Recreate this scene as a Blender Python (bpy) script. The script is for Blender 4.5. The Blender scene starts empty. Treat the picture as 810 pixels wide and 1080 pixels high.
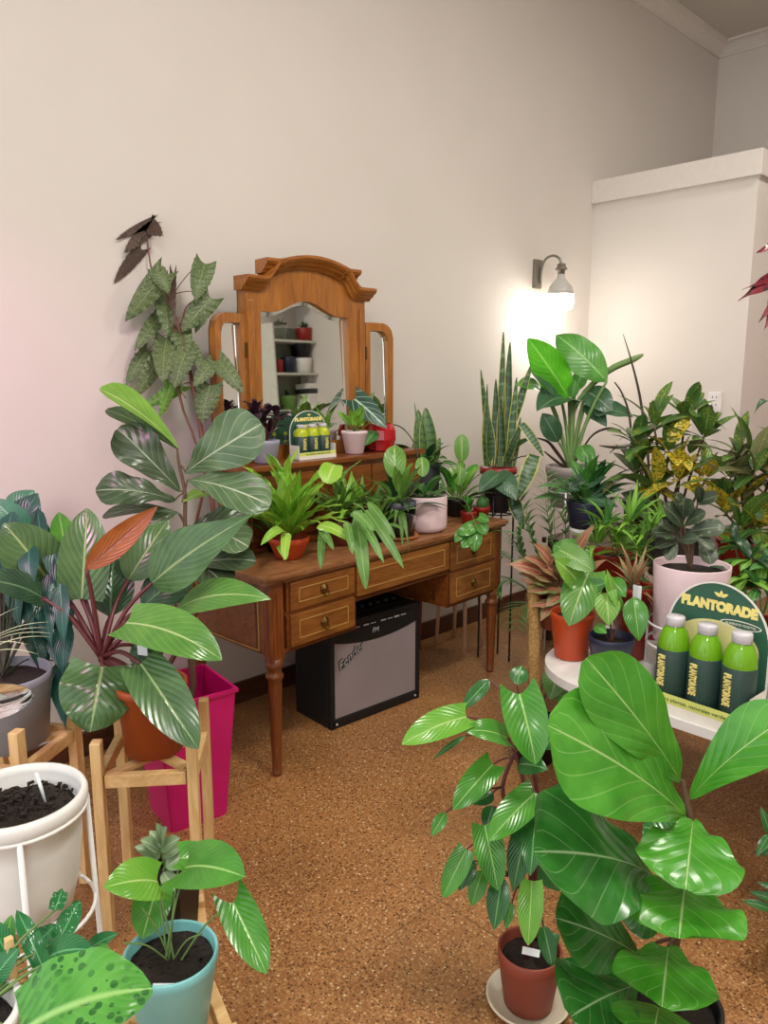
import bpy, bmesh, math, random
from mathutils import Vector, Matrix
random.seed(7)
PI=math.pi
S=bpy.context.scene; COL=S.collection
V=Vector
# ---------------------------------------------------------------- camera (810 x 1080 frame)
FPX=810.; H=1.5; PIT=math.radians(10.15); YAW=math.radians(46)
CAM=V((0,0,H))
FW=V((math.cos(YAW)*math.cos(PIT),math.sin(YAW)*math.cos(PIT),-math.sin(PIT)))
RT=V((math.sin(YAW),-math.cos(YAW),0)); UP=RT.cross(FW)
cd=bpy.data.cameras.new('camera'); cam=bpy.data.objects.new('camera',cd); COL.objects.link(cam)
cam.matrix_world=Matrix((( RT.x,UP.x,-FW.x,0),(RT.y,UP.y,-FW.y,0),(RT.z,UP.z,-FW.z,H),(0,0,0,1)))
cd.sensor_fit='VERTICAL'; cd.sensor_height=36; cd.lens=27; cd.clip_start=.02
S.camera=cam
def ray(px,py): return FW+RT*((px-405)/FPX)+UP*((540-py)/FPX)
def A(px,py,d): return CAM+ray(px,py)*d              # point at forward distance d
def G(px,py,z=0.): r=ray(px,py); return CAM+r*((z-H)/r.z)
def D(P): return (V(P)-CAM).dot(FW)
def PX(P):
    v=V(P)-CAM; d=v.dot(FW); return (405+FPX*v.dot(RT)/d,540-FPX*v.dot(UP)/d)
# ---------------------------------------------------------------- materials
def lin(c):
    if isinstance(c,str):
        c=[int(c[i:i+2],16)/255 for i in (0,2,4)]
    return tuple((x/12.92 if x<=.04045 else ((x+.055)/1.055)**2.4) for x in c[:3])+(1,)
class N:
    def __init__(s,name):
        s.m=bpy.data.materials.new(name); s.m.use_nodes=True; s.t=s.m.node_tree; s.b=s.t.nodes['Principled BSDF']; s.out=s.t.nodes['Material Output']
    def n(s,typ,**k):
        o=s.t.nodes.new(typ)
        for a,b in k.items(): setattr(o,a,b)
        return o
    def l(s,a,b): s.t.links.new(a,b)
    def math(s,op,a,b=None,c=None,clamp=False):
        o=s.n('ShaderNodeMath',operation=op,use_clamp=clamp)
        for i,x in enumerate((a,b,c)):
            if x is None: continue
            if isinstance(x,(int,float)): o.inputs[i].default_value=x
            else: s.l(x,o.inputs[i])
        return o.outputs[0]
    def mix(s,f,a,b):
        o=s.n('ShaderNodeMix',data_type='RGBA')
        for i,x in ((0,f),(6,a),(7,b)):
            if isinstance(x,(int,float)): o.inputs[i].default_value=x
            elif isinstance(x,tuple): o.inputs[i].default_value=x
            else: s.l(x,o.inputs[i])
        return o.outputs[2]
    def ramp(s,f,stops):
        o=s.n('ShaderNodeValToRGB'); e=o.color_ramp.elements
        while len(e)<len(stops): e.new(.5)
        for x,(p,c) in zip(e,stops): x.position=p; x.color=c if len(c)==4 else c+(1,)
        s.l(f,o.inputs[0]); return o.outputs[0]
    def noise(s,scale,detail=3,vec=None,dist=0):
        o=s.n('ShaderNodeTexNoise'); o.inputs['Scale'].default_value=scale; o.inputs['Detail'].default_value=detail; o.inputs['Distortion'].default_value=dist
        if vec is not None: s.l(vec,o.inputs['Vector'])
        return o.outputs[0]
    def obj(s): return s.n('ShaderNodeTexCoord').outputs['Object']
    def uv(s):
        o=s.n('ShaderNodeSeparateXYZ'); s.l(s.n('ShaderNodeTexCoord').outputs['UV'],o.inputs[0]); return o.outputs[0],o.outputs[1]
    def bump(s,h,strength=.2,dist=.005):
        o=s.n('ShaderNodeBump'); o.inputs['Strength'].default_value=strength; o.inputs['Distance'].default_value=dist; s.l(h,o.inputs['Height']); s.l(o.outputs[0],s.b.inputs['Normal'])
    def col(s,c):
        if isinstance(c,tuple): s.b.inputs['Base Color'].default_value=c
        else: s.l(c,s.b.inputs['Base Color'])
    def set(s,rough=.5,metal=0,**k):
        s.b.inputs['Roughness'].default_value=rough; s.b.inputs['Metallic'].default_value=metal
        for a,b in k.items(): s.b.inputs[a.replace('_',' ')].default_value=b
        return s.m
def plain(name,c,rough=.5,metal=0,var=.12,scale=30,bump=0,**k):
    n=N(name); c=lin(c); d=tuple(x*(1-var) for x in c[:3])+(1,)
    f=n.noise(scale,4,n.obj()); n.col(n.mix(n.ramp(f,[(.35,(0,0,0)),(.65,(1,1,1))]),d,c))
    if bump: n.bump(f,bump)
    return n.set(rough,metal,**k)
def wood(name,c1,c2,scale=6,rough=.4,stretch=(1,8,8),coat=0):
    n=N(name); mp=n.n('ShaderNodeMapping'); mp.inputs['Scale'].default_value=stretch; n.l(n.obj(),mp.inputs[0])
    f=n.noise(scale,6,mp.outputs[0],1.2); g=n.noise(scale*6,4,mp.outputs[0])
    h=n.math('ADD',n.math('MULTIPLY',f,.75),n.math('MULTIPLY',g,.25))
    n.col(n.ramp(h,[(.33,lin(c1)),(.66,lin(c2))])); n.bump(h,.08,.002)
    n.b.inputs['Coat Weight'].default_value=coat
    return n.set(rough)
def leafm(name,c,c2,vein,nlat=8,vs=.6,mid=.02,rough=.32,trans=.18,slope=.9,lw=.16,edge=None,spots=None,bands=None,centre=None,bump=.25,under=None):
    """leaf skin from the leaf's own u (base to tip) / v (edge to edge)"""
    n=N(name); u,v=n.uv(); a=n.math('ABSOLUTE',n.math('SUBTRACT',v,.5))
    base=n.mix(n.ramp(n.noise(14,3,n.obj()),[(.35,(0,0,0)),(.7,(1,1,1))]),lin(c),lin(c2))
    if spots:
        vo=n.n('ShaderNodeTexVoronoi'); vo.inputs['Scale'].default_value=spots[1]; n.l(n.obj(),vo.inputs['Vector'])
        m=n.math('LESS_THAN',vo.outputs[0],spots[2])
        if len(spots)>3: m=n.math('MULTIPLY',m,n.ramp(n.noise(spots[3],2,n.obj()),[(.45,(0,0,0)),(.55,(1,1,1))]))
        base=n.mix(m,base,lin(spots[0]))
    if bands:
        w=n.math('SINE',n.math('ADD',n.math('MULTIPLY',u,bands[1]),n.math('MULTIPLY',n.noise(40,3,n.obj()),5)))
        base=n.mix(n.ramp(w,[(.4,(0,0,0)),(.8,(1,1,1))]),base,lin(bands[0]))
    if centre:
        ns=n.math('MULTIPLY',n.math('SUBTRACT',n.noise(60,3,n.obj()),.5),.35)
        base=n.mix(n.ramp(n.math('ADD',a,ns),[(centre[1],(1,1,1)),(centre[1]+.08,(0,0,0))]),base,lin(centre[0]))
    fr=n.math('FRACT',n.math('MULTIPLY',n.math('SUBTRACT',u,n.math('MULTIPLY',a,slope)),float(nlat)))
    tri=n.math('ABSOLUTE',n.math('SUBTRACT',fr,.5))                # 0 at a lateral vein
    lat=n.ramp(tri,[(0,(1,1,1)),(lw,(0,0,0))])
    md=n.ramp(a,[(mid*.4,(1,1,1)),(mid*1.6,(0,0,0))])
    vm=n.math('MAXIMUM',n.math('MULTIPLY',lat,vs),md)
    colr=n.mix(vm,base,lin(vein)) if nlat else n.mix(md,base,lin(vein))
    if edge: colr=n.mix(n.ramp(a,[(edge[1],(0,0,0)),(edge[1]+.03,(1,1,1))]),colr,lin(edge[0]))
    n.col(colr)
    if nlat and bump: n.bump(n.math('SUBTRACT',n.math('MULTIPLY',tri,1.5),md),bump,.004)
    m=n.set(rough)
    tr=n.n('ShaderNodeBsdfTranslucent'); n.l(colr,tr.inputs[0]); mx=n.n('ShaderNodeMixShader'); mx.inputs[0].default_value=trans
    n.l(n.b.outputs[0],mx.inputs[1]); n.l(tr.outputs[0],mx.inputs[2]); n.l(mx.outputs[0],n.out.inputs[0])
    return m
M={}
def build_materials():
    n=N('wall_paint'); f=n.noise(3,5,n.obj()); n.col(n.mix(f,lin('cbc4bc'),lin('d2cbc4'))); n.bump(n.noise(60,5,n.obj()),.06); M['wall']=n.set(.75)
    n=N('ceiling_paint'); f=n.noise(2,4,n.obj()); n.col(n.mix(f,lin('bdb7ad'),lin('c6c0b6'))); M['ceil']=n.set(.8)
    M['trimw']=plain('trim_paint','d4cdc5',.5,var=.04)
    # terrazzo
    n=N('terrazzo'); o=n.obj()
    big=n.noise(2.2,4,o); base=n.mix(n.ramp(big,[(.35,(0,0,0)),(.65,(1,1,1))]),lin('835731'),lin('9c6a3c'))
    fine=n.noise(120,3,o); base=n.mix(n.ramp(fine,[(.42,(0,0,0)),(.7,(1,1,1))]),base,lin('ab7a49'))
    for sc,th,c in ((80,.13,'c4a074'),(110,.18,'5c3c20'),(50,.075,'d9c29a'),(150,.22,'b08654')):
        vo=n.n('ShaderNodeTexVoronoi'); vo.inputs['Scale'].default_value=sc; n.l(o,vo.inputs['Vector'])
        sp=n.n('ShaderNodeSeparateXYZ'); n.l(vo.outputs['Color'],sp.inputs[0])
        m=n.math('MULTIPLY',n.math('LESS_THAN',vo.outputs[0],th*2.2),n.math('GREATER_THAN',sp.outputs[0],.55))
        base=n.mix(m,base,lin(c))
    sx=n.n('ShaderNodeSeparateXYZ'); n.l(o,sx.inputs[0])
    def joint(c,off):
        fr=n.math('FRACT',n.math('DIVIDE',n.math('ADD',c,off),.3)); return n.math('LESS_THAN',n.math('ABSOLUTE',n.math('SUBTRACT',fr,.5)),.009)
    j=n.math('MAXIMUM',joint(sx.outputs[0],10-1.3+.15+2*.1-.2),joint(sx.outputs[1],9-1.32+.15+.0))
    dirt=n.ramp(n.noise(1.6,5,o,.6),[(.5,(0,0,0)),(.75,(.45,.45,.45))]); base=n.mix(dirt,base,lin('553a22'))
    base=n.mix(n.math('MULTIPLY',n.math('MULTIPLY',j,n.ramp(n.noise(1.3,2,o),[(.4,(.05,.05,.05)),(.62,(1,1,1))])),.55),base,lin('462c14')); n.col(base); n.bump(fine,.05,.001); M['floor']=n.set(.42)
    M['wood']=wood('walnut_wood','5c2f10','8c5020',5,.35,(1,9,9),.25)
    M['wood_v']=wood('walnut_upright','5a2c0f','854a1d',5,.35,(9,9,1),.25)
    M['drawer']=wood('drawer_wood','6b3c14','94602a',5,.33,(1,7,7),.3)
    M['top']=wood('worn_top_wood','6d3d1d','a87850',7,.4,(1,8,8))
    M['mframe']=wood('mirror_wood','844d1c','ab6e2c',5,.35,(8,8,1),.25)
    M['mframe_h']=wood('mirror_crown_wood','7d4516','ad6c2a',5,.35,(1,8,8),.25)
    M['dark_wood']=wood('dark_wood','32170a','4a2410',5,.4,(9,9,1))
    M['inlay']=plain('inlay_wood','b48a4a',.4,var=.08)
    M['pine']=wood('pine_wood','caa066','e3c48c',5,.55,(7,7,1))
    M['pine_h']=wood('pine_crossbar','c89c62','e0be86',5,.55,(1,7,7))
    M['pinkwood']=wood('pale_leg_wood','c69a7a','dcb698',5,.5,(7,7,1))
    M['brass']=plain('old_brass','6b5128',.4,.9)
    M['baseb']=wood('baseboard_wood','3d1f10','5a321b',5,.5,(1,8,8))
    n=N('mirror_glass'); f=n.noise(3,2,n.obj()); n.col(n.mix(f,lin('eef2ec'),lin('f4f6f2'))); M['mirror']=n.set(.02,1.)
    M['bevel']=plain('mirror_bevel','eef3ee',.1,1.,var=.02)
    for k,c,r in (('terra','b4531f',.45),('terra2','c2481a',.42),('terra_dk','8d4330',.55),('rust','a04a1c',.45),('redpot','8e1a12',.4),('grey','8c8f98',.5),('greypot','a89a97',.6),('lav','9a99ac',.5),('dgrey','4c4e55',.5),('navy','20253c',.4),('black','0c0c0d',.45),('white','e4e2de',.4),('pinkwhite','e6ccd0',.42),('cream','cfc6ae',.45),('teal','86cdd0',.4),('magenta','cc1470',.3),('purpot','3a2836',.4),('saucer','b26a3a',.5),('brownpot','6b3420',.45),('tag','eef2f4',.4),('card_w','e9e6da',.6),('card_g','2f5f4b',.5),('card_y','d7e07a',.5),('card_c','efe2a0',.5),('ink','f2e58a',.5),('ink_w','f2efe0',.5),('ink_g','4b6a3a',.5),('bark','5d4733',.8),('green_st','6a8a4a',.5),('dkstem','3b3a2a',.6),('redstem','5a2527',.45),('brnstem','6b4030',.55),('capw','c9c6cc',.35),('wiremat','e8e6e2',.35),('blackwire','1a1a1c',.4),('silver','b8b8bc',.3),('lampg','b9b6b0',.4),('olive','5b5320',.5),('curt','e6e3d8',.7),('shelfw','c9cabf',.6),('gbox','3f5a55',.5),('shelfback','7d8070',.7),('mdark','23262c',.5)):
        M[k]=plain(k+'_finish',c,r,var=.07,scale=18)
    M['coco']=plain('coco_fibre','c29a5c',.95,var=.45,scale=120,bump=.8)
    M['soil']=plain('soil','2c2019',.95,var=.6,scale=160,bump=1.)
    M['rustmetal']=plain('pewter','8a8378',.4,.7)
    M['tolex']=plain('black_vinyl','08080a',.6,var=.4,scale=300,bump=.25)
    n=N('grille_cloth'); w=n.n('ShaderNodeTexWave'); w.inputs['Scale'].default_value=130; n.l(n.obj(),w.inputs[0])
    n.col(n.mix(w.outputs[1],n.mix(n.noise(6,3,n.obj()),lin('857a7c'),lin('9c9093')),lin('8a7f82'))); n.bump(w.outputs[1],.2,.002); M['grille']=n.set(.7)
    n=N('red_glass'); n.col(n.mix(n.noise(20,3,n.obj()),lin('b3101c'),lin('d81b28'))); M['redglass']=n.set(.12,0,Transmission_Weight=.25,Coat_Weight=.5)
    for k,c in (('bott','7fc21e'),('botty','c9d92a')):
        n=N('liquid_'+k); n.col(n.mix(n.noise(12,2,n.obj()),lin(c),tuple(x*.85 for x in lin(c)[:3])+(1,))); M[k]=n.set(.12,0,Transmission_Weight=.25)
    n=N('clear_glass'); n.col(n.mix(n.noise(5,2,n.obj()),lin('eef4f4'),lin('f6f9f9'))); M['glass']=n.set(.03,0,Transmission_Weight=1.,IOR=1.3)
    M['label']=plain('bottle_label','2c4640',.5,var=.12)
    n=N('lamp_glow'); n.col(lin('ffffff')); n.b.inputs['Emission Color'].default_value=lin('fff6e2'); n.b.inputs['Emission Strength'].default_value=9; M['glow']=n.set(.4)
    n=N('ceiling_fill_glow'); n.col(lin('ffffff')); n.b.inputs['Emission Color'].default_value=lin('fff1de'); n.b.inputs['Emission Strength'].default_value=3; M['cglow']=n.set(.4)  # glow for the diffuser of the added ceiling fixture
    # leaves
    L=leafm
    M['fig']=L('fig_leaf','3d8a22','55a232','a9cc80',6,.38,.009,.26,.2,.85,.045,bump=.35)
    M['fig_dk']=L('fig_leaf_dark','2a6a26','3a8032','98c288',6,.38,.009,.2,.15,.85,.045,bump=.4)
    M['fig_l']=L('left_fig_leaf','4d6b45','5f7d52','c0cdae',6,.5,.016,.28,.15,.8,.06,bump=.35)
    M['fig_ld']=L('left_fig_leaf_dark','35492f','435c3c','94a988',6,.4,.016,.28,.1,.8,.06,bump=.35)
    M['fig_ly']=L('left_fig_leaf_young','6fa53c','82b84a','c8df96',7,.3,.02,.3,.25,.8,.07)
    M['phil']=L('philodendron_leaf','3c5f34','4e7440','92ac70',9,.2,.02,.22,.12,.9,.12,bump=.3)
    M['phil_b']=L('philodendron_bright','4f8438','619540','b0c886',9,.2,.019,.22,.15,.9,.12,bump=.3)
    M['phil_d']=L('philodendron_dark','22402a','2c5030','5a8058',9,.2,.025,.25,.1,.9,.12)
    M['phil_r']=L('philodendron_rust','8a4a18','a3602a','6e3914',9,.2,.03,.35,.2,.9,.12)
    M['pgr']=L('trailing_leaf','3f8228','549a34','9cc870',10,.06,.02,.22,.18,.9,.14)
    M['pgr_d']=L('trailing_leaf_dark','235a24','306e2e','6fa560',10,.06,.03,.22,.12,.9,.14)
    M['pgr_b']=L('trailing_leaf_bright','62a532','78b440','b4d680',10,.06,.02,.25,.22,.9,.14)
    M['bego']=L('begonia_leaf','4f623a','607244','7c8c5e',7,.25,.02,.4,.2,.9,.12,spots=('98a47c',190,.26))
    M['bego_r']=L('begonia_leaf_red','44342a','523e32','5f3630',7,.3,.02,.4,.2,.9,.12,spots=('7d7a5e',190,.2))
    M['bego_b']=L('begonia_leaf_bright','5c9030','70a43c','a8c878',7,.25,.02,.35,.25,.9,.12,spots=('a8b888',190,.2))
    M['spath']=L('teal_leaf','15443a','1f5648','47796a',10,.25,.025,.3,.12,.9,.14)
    M['spath_l']=L('teal_leaf_light','3f7a5e','4f8a6a','83b094',10,.25,.03,.3,.15,.9,.14)
    M['nest']=L('nest_fern_leaf','72ac2c','8ac03a','b4d868',12,.12,.035,.3,.25,.6,.2)
    M['nest_b']=L('nest_fern_bright','92c83e','a8d652','cce680',12,.12,.035,.3,.3,.6,.2)
    M['stag']=L('staghorn_leaf','55863a','6e9a48','9cbc70',10,.12,.03,.35,.2,.7,.2)
    M['aeon']=L('purple_leaf','2b1722','3c2230','4a2a3a',0,.1,.02,.45,.08)
    M['sans']=L('snake_leaf','2f4f2c','3c6036','4c7044',0,.1,.001,.4,.05,edge=('b3b25a',.39),bands=('5f7c58',60))
    M['sans_g']=L('banded_snake_leaf','4c7038','5c8444','4c7044',0,.1,.001,.4,.05,edge=('b0b06a',.45),bands=('3a5a30',45))
    M['sans_d']=L('snake_leaf_dark','26401f','34552c','4c7044',0,.1,.001,.4,.05,edge=('a8a45c',.42),bands=('3e5f3a',60))
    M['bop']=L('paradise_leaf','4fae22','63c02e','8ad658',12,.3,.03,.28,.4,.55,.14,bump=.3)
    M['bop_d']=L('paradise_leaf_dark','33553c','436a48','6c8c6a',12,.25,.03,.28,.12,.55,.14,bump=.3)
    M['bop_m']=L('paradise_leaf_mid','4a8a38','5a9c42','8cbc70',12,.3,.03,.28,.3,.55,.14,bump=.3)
    M['crot']=L('croton_leaf','3c6430','527a38','8aa448',8,.35,.03,.3,.15,.8,.16,spots=('b8aa3c',100,.3,14))
    M['crot_y']=L('croton_yellow','56722a','6e8830','c8b040',8,.3,.03,.35,.2,.8,.16,spots=('dcbc3a',95,.55))
    M['crot_d']=L('croton_dark','565a38','687044','8c7a50',8,.3,.03,.35,.12,.8,.16,spots=('9aa05a',80,.2,18))
    M['rub']=L('rubber_leaf','2c3a2a','41503a','6a7a5a',8,.3,.03,.35,.08,.8,.2,spots=('66705a',50,.3,14))
    M['agl']=L('pink_aglaonema','76824c','8a9458','b88a6c',8,.4,.04,.35,.2,.8,.2,centre=('a8604c',.16))
    M['agl_r']=L('red_aglaonema','8f7a50','9c885c','c8a888',8,.5,.04,.35,.2,.8,.2,centre=('a85a4a',.22))
    M['bush']=L('bush_leaf','6aa236','80b446','acd074',6,.2,.04,.35,.25,.9,.2)
    M['bush_d']=L('bush_leaf_dark','386c2e','48803a','78a862',6,.2,.04,.35,.15,.9,.2)
    M['palm']=L('palm_leaf','558046','659250','7aa060',0,.1,.04,.4,.2)
    M['alo']=L('dark_shield_leaf','2a4a3a','36584a','b8d0b8',5,.8,.04,.3,.1,.9,.08)
    M['var']=L('marbled_leaf','4a9438','64ac4a','9acc76',9,.12,.03,.25,.2,.9,.14,spots=('2a6a2c',75,.4,7))
    M['var_d']=L('marbled_leaf_dark','1d6a34','2c8040','63b070',9,.15,.03,.2,.15,.9,.14)
    M['silv']=L('silver_leaf','7d9a72','92ac84','b0c4a0',0,.1,.04,.5,.1)
    M['redl']=L('red_leaf','5a1220','7a1c2c','8c3038',8,.3,.03,.3,.12,.8,.16,spots=('2c0f14',40,.4,10))
    M['spid']=L('thin_grass_leaf','c4c8a4','b0b890','e0e2cc',0,.1,.1,.4,.15)
    M['pep']=L('round_leaf','5d8f34','74a548','a8c878',6,.3,.04,.3,.2,.9,.16)
    M['dry']=plain('dry_stem','3a2e22',.7)
build_materials()
# ---------------------------------------------------------------- mesh helpers
def BM(): 
    b=bmesh.new(); b.loops.layers.uv.new('UVMap'); return b
def box(bm,c,s,rz=0,bev=.0,rx=0):
    r=bmesh.ops.create_cube(bm,size=1)
    vs=r['verts']; bmesh.ops.scale(bm,vec=V(s),verts=vs)
    if bev:
        es=list({e for v in vs for e in v.link_edges}); rr=bmesh.ops.bevel(bm,geom=es,offset=min(bev,min(s)*.45),segments=2,affect='EDGES',profile=.6); vs=list({v for f in rr['faces'] for v in f.verts}|{v for v in vs if v.is_valid})
    if rx: bmesh.ops.rotate(bm,cent=(0,0,0),matrix=Matrix.Rotation(rx,3,'X'),verts=vs)
    if rz: bmesh.ops.rotate(bm,cent=(0,0,0),matrix=Matrix.Rotation(rz,3,'Z'),verts=vs)
    bmesh.ops.translate(bm,vec=V(c),verts=vs); return vs
def lathe(bm,prof,c=(0,0,0),seg=40,rot=None,sx=1,sy=1):
    c=V(c); rings=[]
    for r,z in prof:
        ring=[]
        for i in range(seg):
            a=2*PI*i/seg; p=V((r*math.cos(a)*sx,r*math.sin(a)*sy,z))
            if rot: p=rot@p
            ring.append(bm.verts.new(c+p))
        rings.append(ring)
    for a,b in zip(rings,rings[1:]):
        for i in range(seg):
            f=bm.faces.new((a[i],a[(i+1)%seg],b[(i+1)%seg],b[i])); f.smooth=True
    if prof[0][0]>1e-6: bm.faces.new(rings[0][::-1])
    if prof[-1][0]>1e-6: bm.faces.new(rings[-1])
    return rings
def tube(bm,pts,r,seg=8,sub=0):
    pts=[V(p) for p in pts]; n=len(pts)
    if sub and n>2:
        o=[]
        for i in range(n-1):
            p0=pts[max(i-1,0)];p1=pts[i];p2=pts[i+1];p3=pts[min(i+2,n-1)]
            for k in range(sub):
                t=k/sub; o.append(.5*((2*p1)+(p2-p0)*t+(2*p0-5*p1+4*p2-p3)*t*t+(3*p1-p0-3*p2+p3)*t**3))
        o.append(pts[-1]); 
        if not isinstance(r,(int,float)): r=[r[min(int(i/sub),n-2)]*(1-(i/sub-min(int(i/sub),n-2)))+r[min(int(i/sub),n-2)+1]*(i/sub-min(int(i/sub),n-2)) for i in range(len(o))]
        pts=o; n=len(pts)
    rs=[r]*n if isinstance(r,(int,float)) else r
    rings=[]; prev=None
    for i,p in enumerate(pts):
        d=(pts[min(i+1,n-1)]-pts[max(i-1,0)]).normalized()
        if prev is None:
            prev=d.orthogonal().normalized()
        s=(prev-d*prev.dot(d)).normalized(); prev=s; t=d.cross(s)
        rings.append([bm.verts.new(p+(s*math.cos(2*PI*k/seg)+t*math.sin(2*PI*k/seg))*rs[i]) for k in range(seg)])
    for a,b in zip(rings,rings[1:]):
        for k in range(seg):
            f=bm.faces.new((a[k],a[(k+1)%seg],b[(k+1)%seg],b[k])); f.smooth=True
    bm.faces.new(rings[0][::-1]); bm.faces.new(rings[-1])
def prism(bm,poly,y0,y1,f=lambda p:p):
    """poly of (x,z); extruded from y0 to y1"""
    a=[bm.verts.new(f(V((x,y0,z)))) for x,z in poly]; b=[bm.verts.new(f(V((x,y1,z)))) for x,z in poly]; n=len(poly)
    bm.faces.new(a); bm.faces.new(b[::-1])
    for i in range(n): bm.faces.new((a[i],b[i],b[(i+1)%n],a[(i+1)%n]))
def ringprism(bm,outer,inner,y0,y1):
    n=len(outer)
    q=[[bm.verts.new((x,y,z)) for x,z in P] for P in (outer,inner) for y in (y0,y1)]
    o0,o1,i0,i1=q
    for k in range(n):
        j=(k+1)%n
        bm.faces.new((o0[k],o0[j],i0[j],i0[k])); bm.faces.new((o1[j],o1[k],i1[k],i1[j]))
        bm.faces.new((o0[j],o0[k],o1[k],o1[j])); bm.faces.new((i0[k],i0[j],i1[j],i1[k]))
def fin(bm,name,m,parent=None,recalc=True):
    if recalc: bmesh.ops.recalc_face_normals(bm,faces=bm.faces[:])
    me=bpy.data.meshes.new(name); 
    if parent is not None:
        p=parent; off=V((0,0,0))
        while p is not None: off+=p.location; p=p.parent
        bmesh.ops.translate(bm,vec=-off,verts=bm.verts[:])
    bm.to_mesh(me); bm.free()
    for mm in (m if isinstance(m,(list,tuple)) else [m]): me.materials.append(mm)
    o=bpy.data.objects.new(name,me); COL.objects.link(o)
    if parent is not None: o.parent=parent
    return o
def tag(o,label=None,cat=None,group=None,kind=None):
    if label: o['label']=label
    if cat: o['category']=cat
    if group: o['group']=group
    if kind: o['kind']=kind
    return o
def thing(name,loc,label,cat,group=None):
    o=bpy.data.objects.new(name,None); COL.objects.link(o); o.location=V(loc); o.empty_display_size=.05
    return tag(o,label,cat,group)
def struct(name,bm,m,parent=None): 
    o=fin(bm,name,m,parent)
    if parent is None: o['kind']='structure'
    return o
def textobj(name,s,size,mtx,m,parent,ext=.0006,shear=0,sx=1,bold=0):
    cu=bpy.data.curves.new(name,'FONT'); cu.body=s; cu.size=size; cu.align_x='CENTER'; cu.align_y='CENTER'; cu.extrude=ext; cu.shear=shear; cu.offset=bold; cu.resolution_u=3
    t=bpy.data.objects.new(name,cu); COL.objects.link(t)
    dg=bpy.context.evaluated_depsgraph_get(); me=bpy.data.meshes.new_from_object(t.evaluated_get(dg)); bpy.data.objects.remove(t); bpy.data.curves.remove(cu)
    me.name=name; p=parent; off=V((0,0,0))
    while p is not None: off+=p.location; p=p.parent
    me.transform(Matrix.Translation(-off)@mtx@Matrix.Diagonal((sx,1,1,1))); me.materials.clear(); me.materials.append(m)
    o=bpy.data.objects.new(name,me); COL.objects.link(o); o.parent=parent; return o
def frame(o,x,y):
    """matrix with text x axis along x, y axis along y"""
    x=V(x).normalized(); y=V(y).normalized(); z=x.cross(y)
    return Matrix(((x.x,y.x,z.x,o[0]),(x.y,y.y,z.y,o[1]),(x.z,y.z,z.z,o[2]),(0,0,0,1)))
# ---------------------------------------------------------------- leaves
SH={'ov':lambda u:u**.62*(1-u)**.95,'el':lambda u:u**.75*(1-u)**.75,'lan':lambda u:u**.6*(1-u)**1.4,
 'fid':lambda u:.24*u**.45*(1-u)**.6+u**1.95*(1-u)**.5,'obo':lambda u:u**.95*(1-u)**.45,
 'rnd':lambda u:u**.5*(1-u)**.5,'strap':lambda u:min(1,.35+u*4)*(1-u**5)**.8*(1-u*.15),'sans':lambda u:(.6+.4*math.sin(PI*u))*(1-u)**.35,
 'heart':lambda u:(1-u)**.75*(.62+1.3*u),'ang':lambda u:(1-u)**.9*(.55+1.0*u)+.0}
def leafgeo(bm,b,t,w,n,shape='ov',bend=.08,cup=.15,wave=0.,nu=12,nv=3,lobe=0.,fold=0.,wf=5,curl=0.):
    b=V(b);t=V(t);L=(t-b).length; ax=(t-b)/L; n=V(n); n=n-ax*n.dot(ax)
    if n.length<1e-4: n=ax.orthogonal()
    n.normalize(); s=ax.cross(n); W=SH[shape]; mx=max(W(i/40) for i in range(41)); ph=random.random()*6
    uvl=bm.loops.layers.uv.active; g=[]; 
    for i in range(nu+1):
        u=i/nu; u=max(0.0,min(1.,u)); hw=max(.5*w*W(min(max(u,.004),.996))/mx,w*.006)
        c=b+ax*(L*u)+n*(bend*L*4*u*(1-u)); row=[]
        for j in range(-nv,nv+1):
            v=j/nv; av=abs(v)
            off=cup*hw*v*v+fold*hw*av
            if wave: off+=wave*w*math.sin(u*wf*2*PI/2+ph+(1.7 if v<0 else 0))*av**1.5
            p=c+s*(hw*v)+n*off-ax*(lobe*L*av**1.6*(1-u)**2.2)
            p.y=min(p.y,2.882); p.x=min(p.x,6.43)
            if 4.70<p.x<5.2 and p.y>1.8: p.x=4.70
            row.append((bm.verts.new(p),u,.5+v*.5))
        g.append(row)
    for i in range(nu):
        for j in range(2*nv):
            q=(g[i][j],g[i][j+1],g[i+1][j+1],g[i+1][j])
            f=bm.faces.new([x[0] for x in q]); f.smooth=True
            for lp,x in zip(f.loops,q): lp[uvl].uv=(x[1],x[2])
def nrm(P,ax,f=(.6,.6),roll=0):
    tc=(CAM-V(P)).normalized(); n=tc*f[0]+V((0,0,1))*f[1]; n=n-ax*n.dot(ax); n.normalize()
    if roll: n=Matrix.Rotation(roll,3,ax)@n
    return n
def pleaf(parent,m,b,t,wpx,shape='ov',f=(.7,.5),roll=0,stem=None,sr=.003,stembm=None,dup=None,**k):
    """one leaf from base to tip (picture column, row, distance); wpx = seen width there"""
    B=A(*b) if not isinstance(b,Vector) else b; T=A(*t) if not isinstance(t,Vector) else t
    ax=(T-B).normalized(); n=nrm((B+T)/2,ax,f,roll); s=ax.cross(n); vw=((B+T)/2-CAM).normalized()
    # width seen across the projected axis
    ap=(ax-vw*ax.dot(vw)); ap=ap.normalized() if ap.length>.05 else RT; pr=vw.cross(ap)
    w=wpx*D((B+T)/2)/FPX/max(abs(s.dot(pr)),.4)
    bm=BM(); leafgeo(bm,B,T,w,n,shape,**k)
    if stem is not None and stembm is not None: 
        q=V(stem); mid=(q+B)/2+V((0,0,.12*(q-B).length)); tube(stembm,[q,mid,B],[sr*1.2,sr,sr*.8],6,4)
    return fin(bm,'leaf',m,parent,False)
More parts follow.
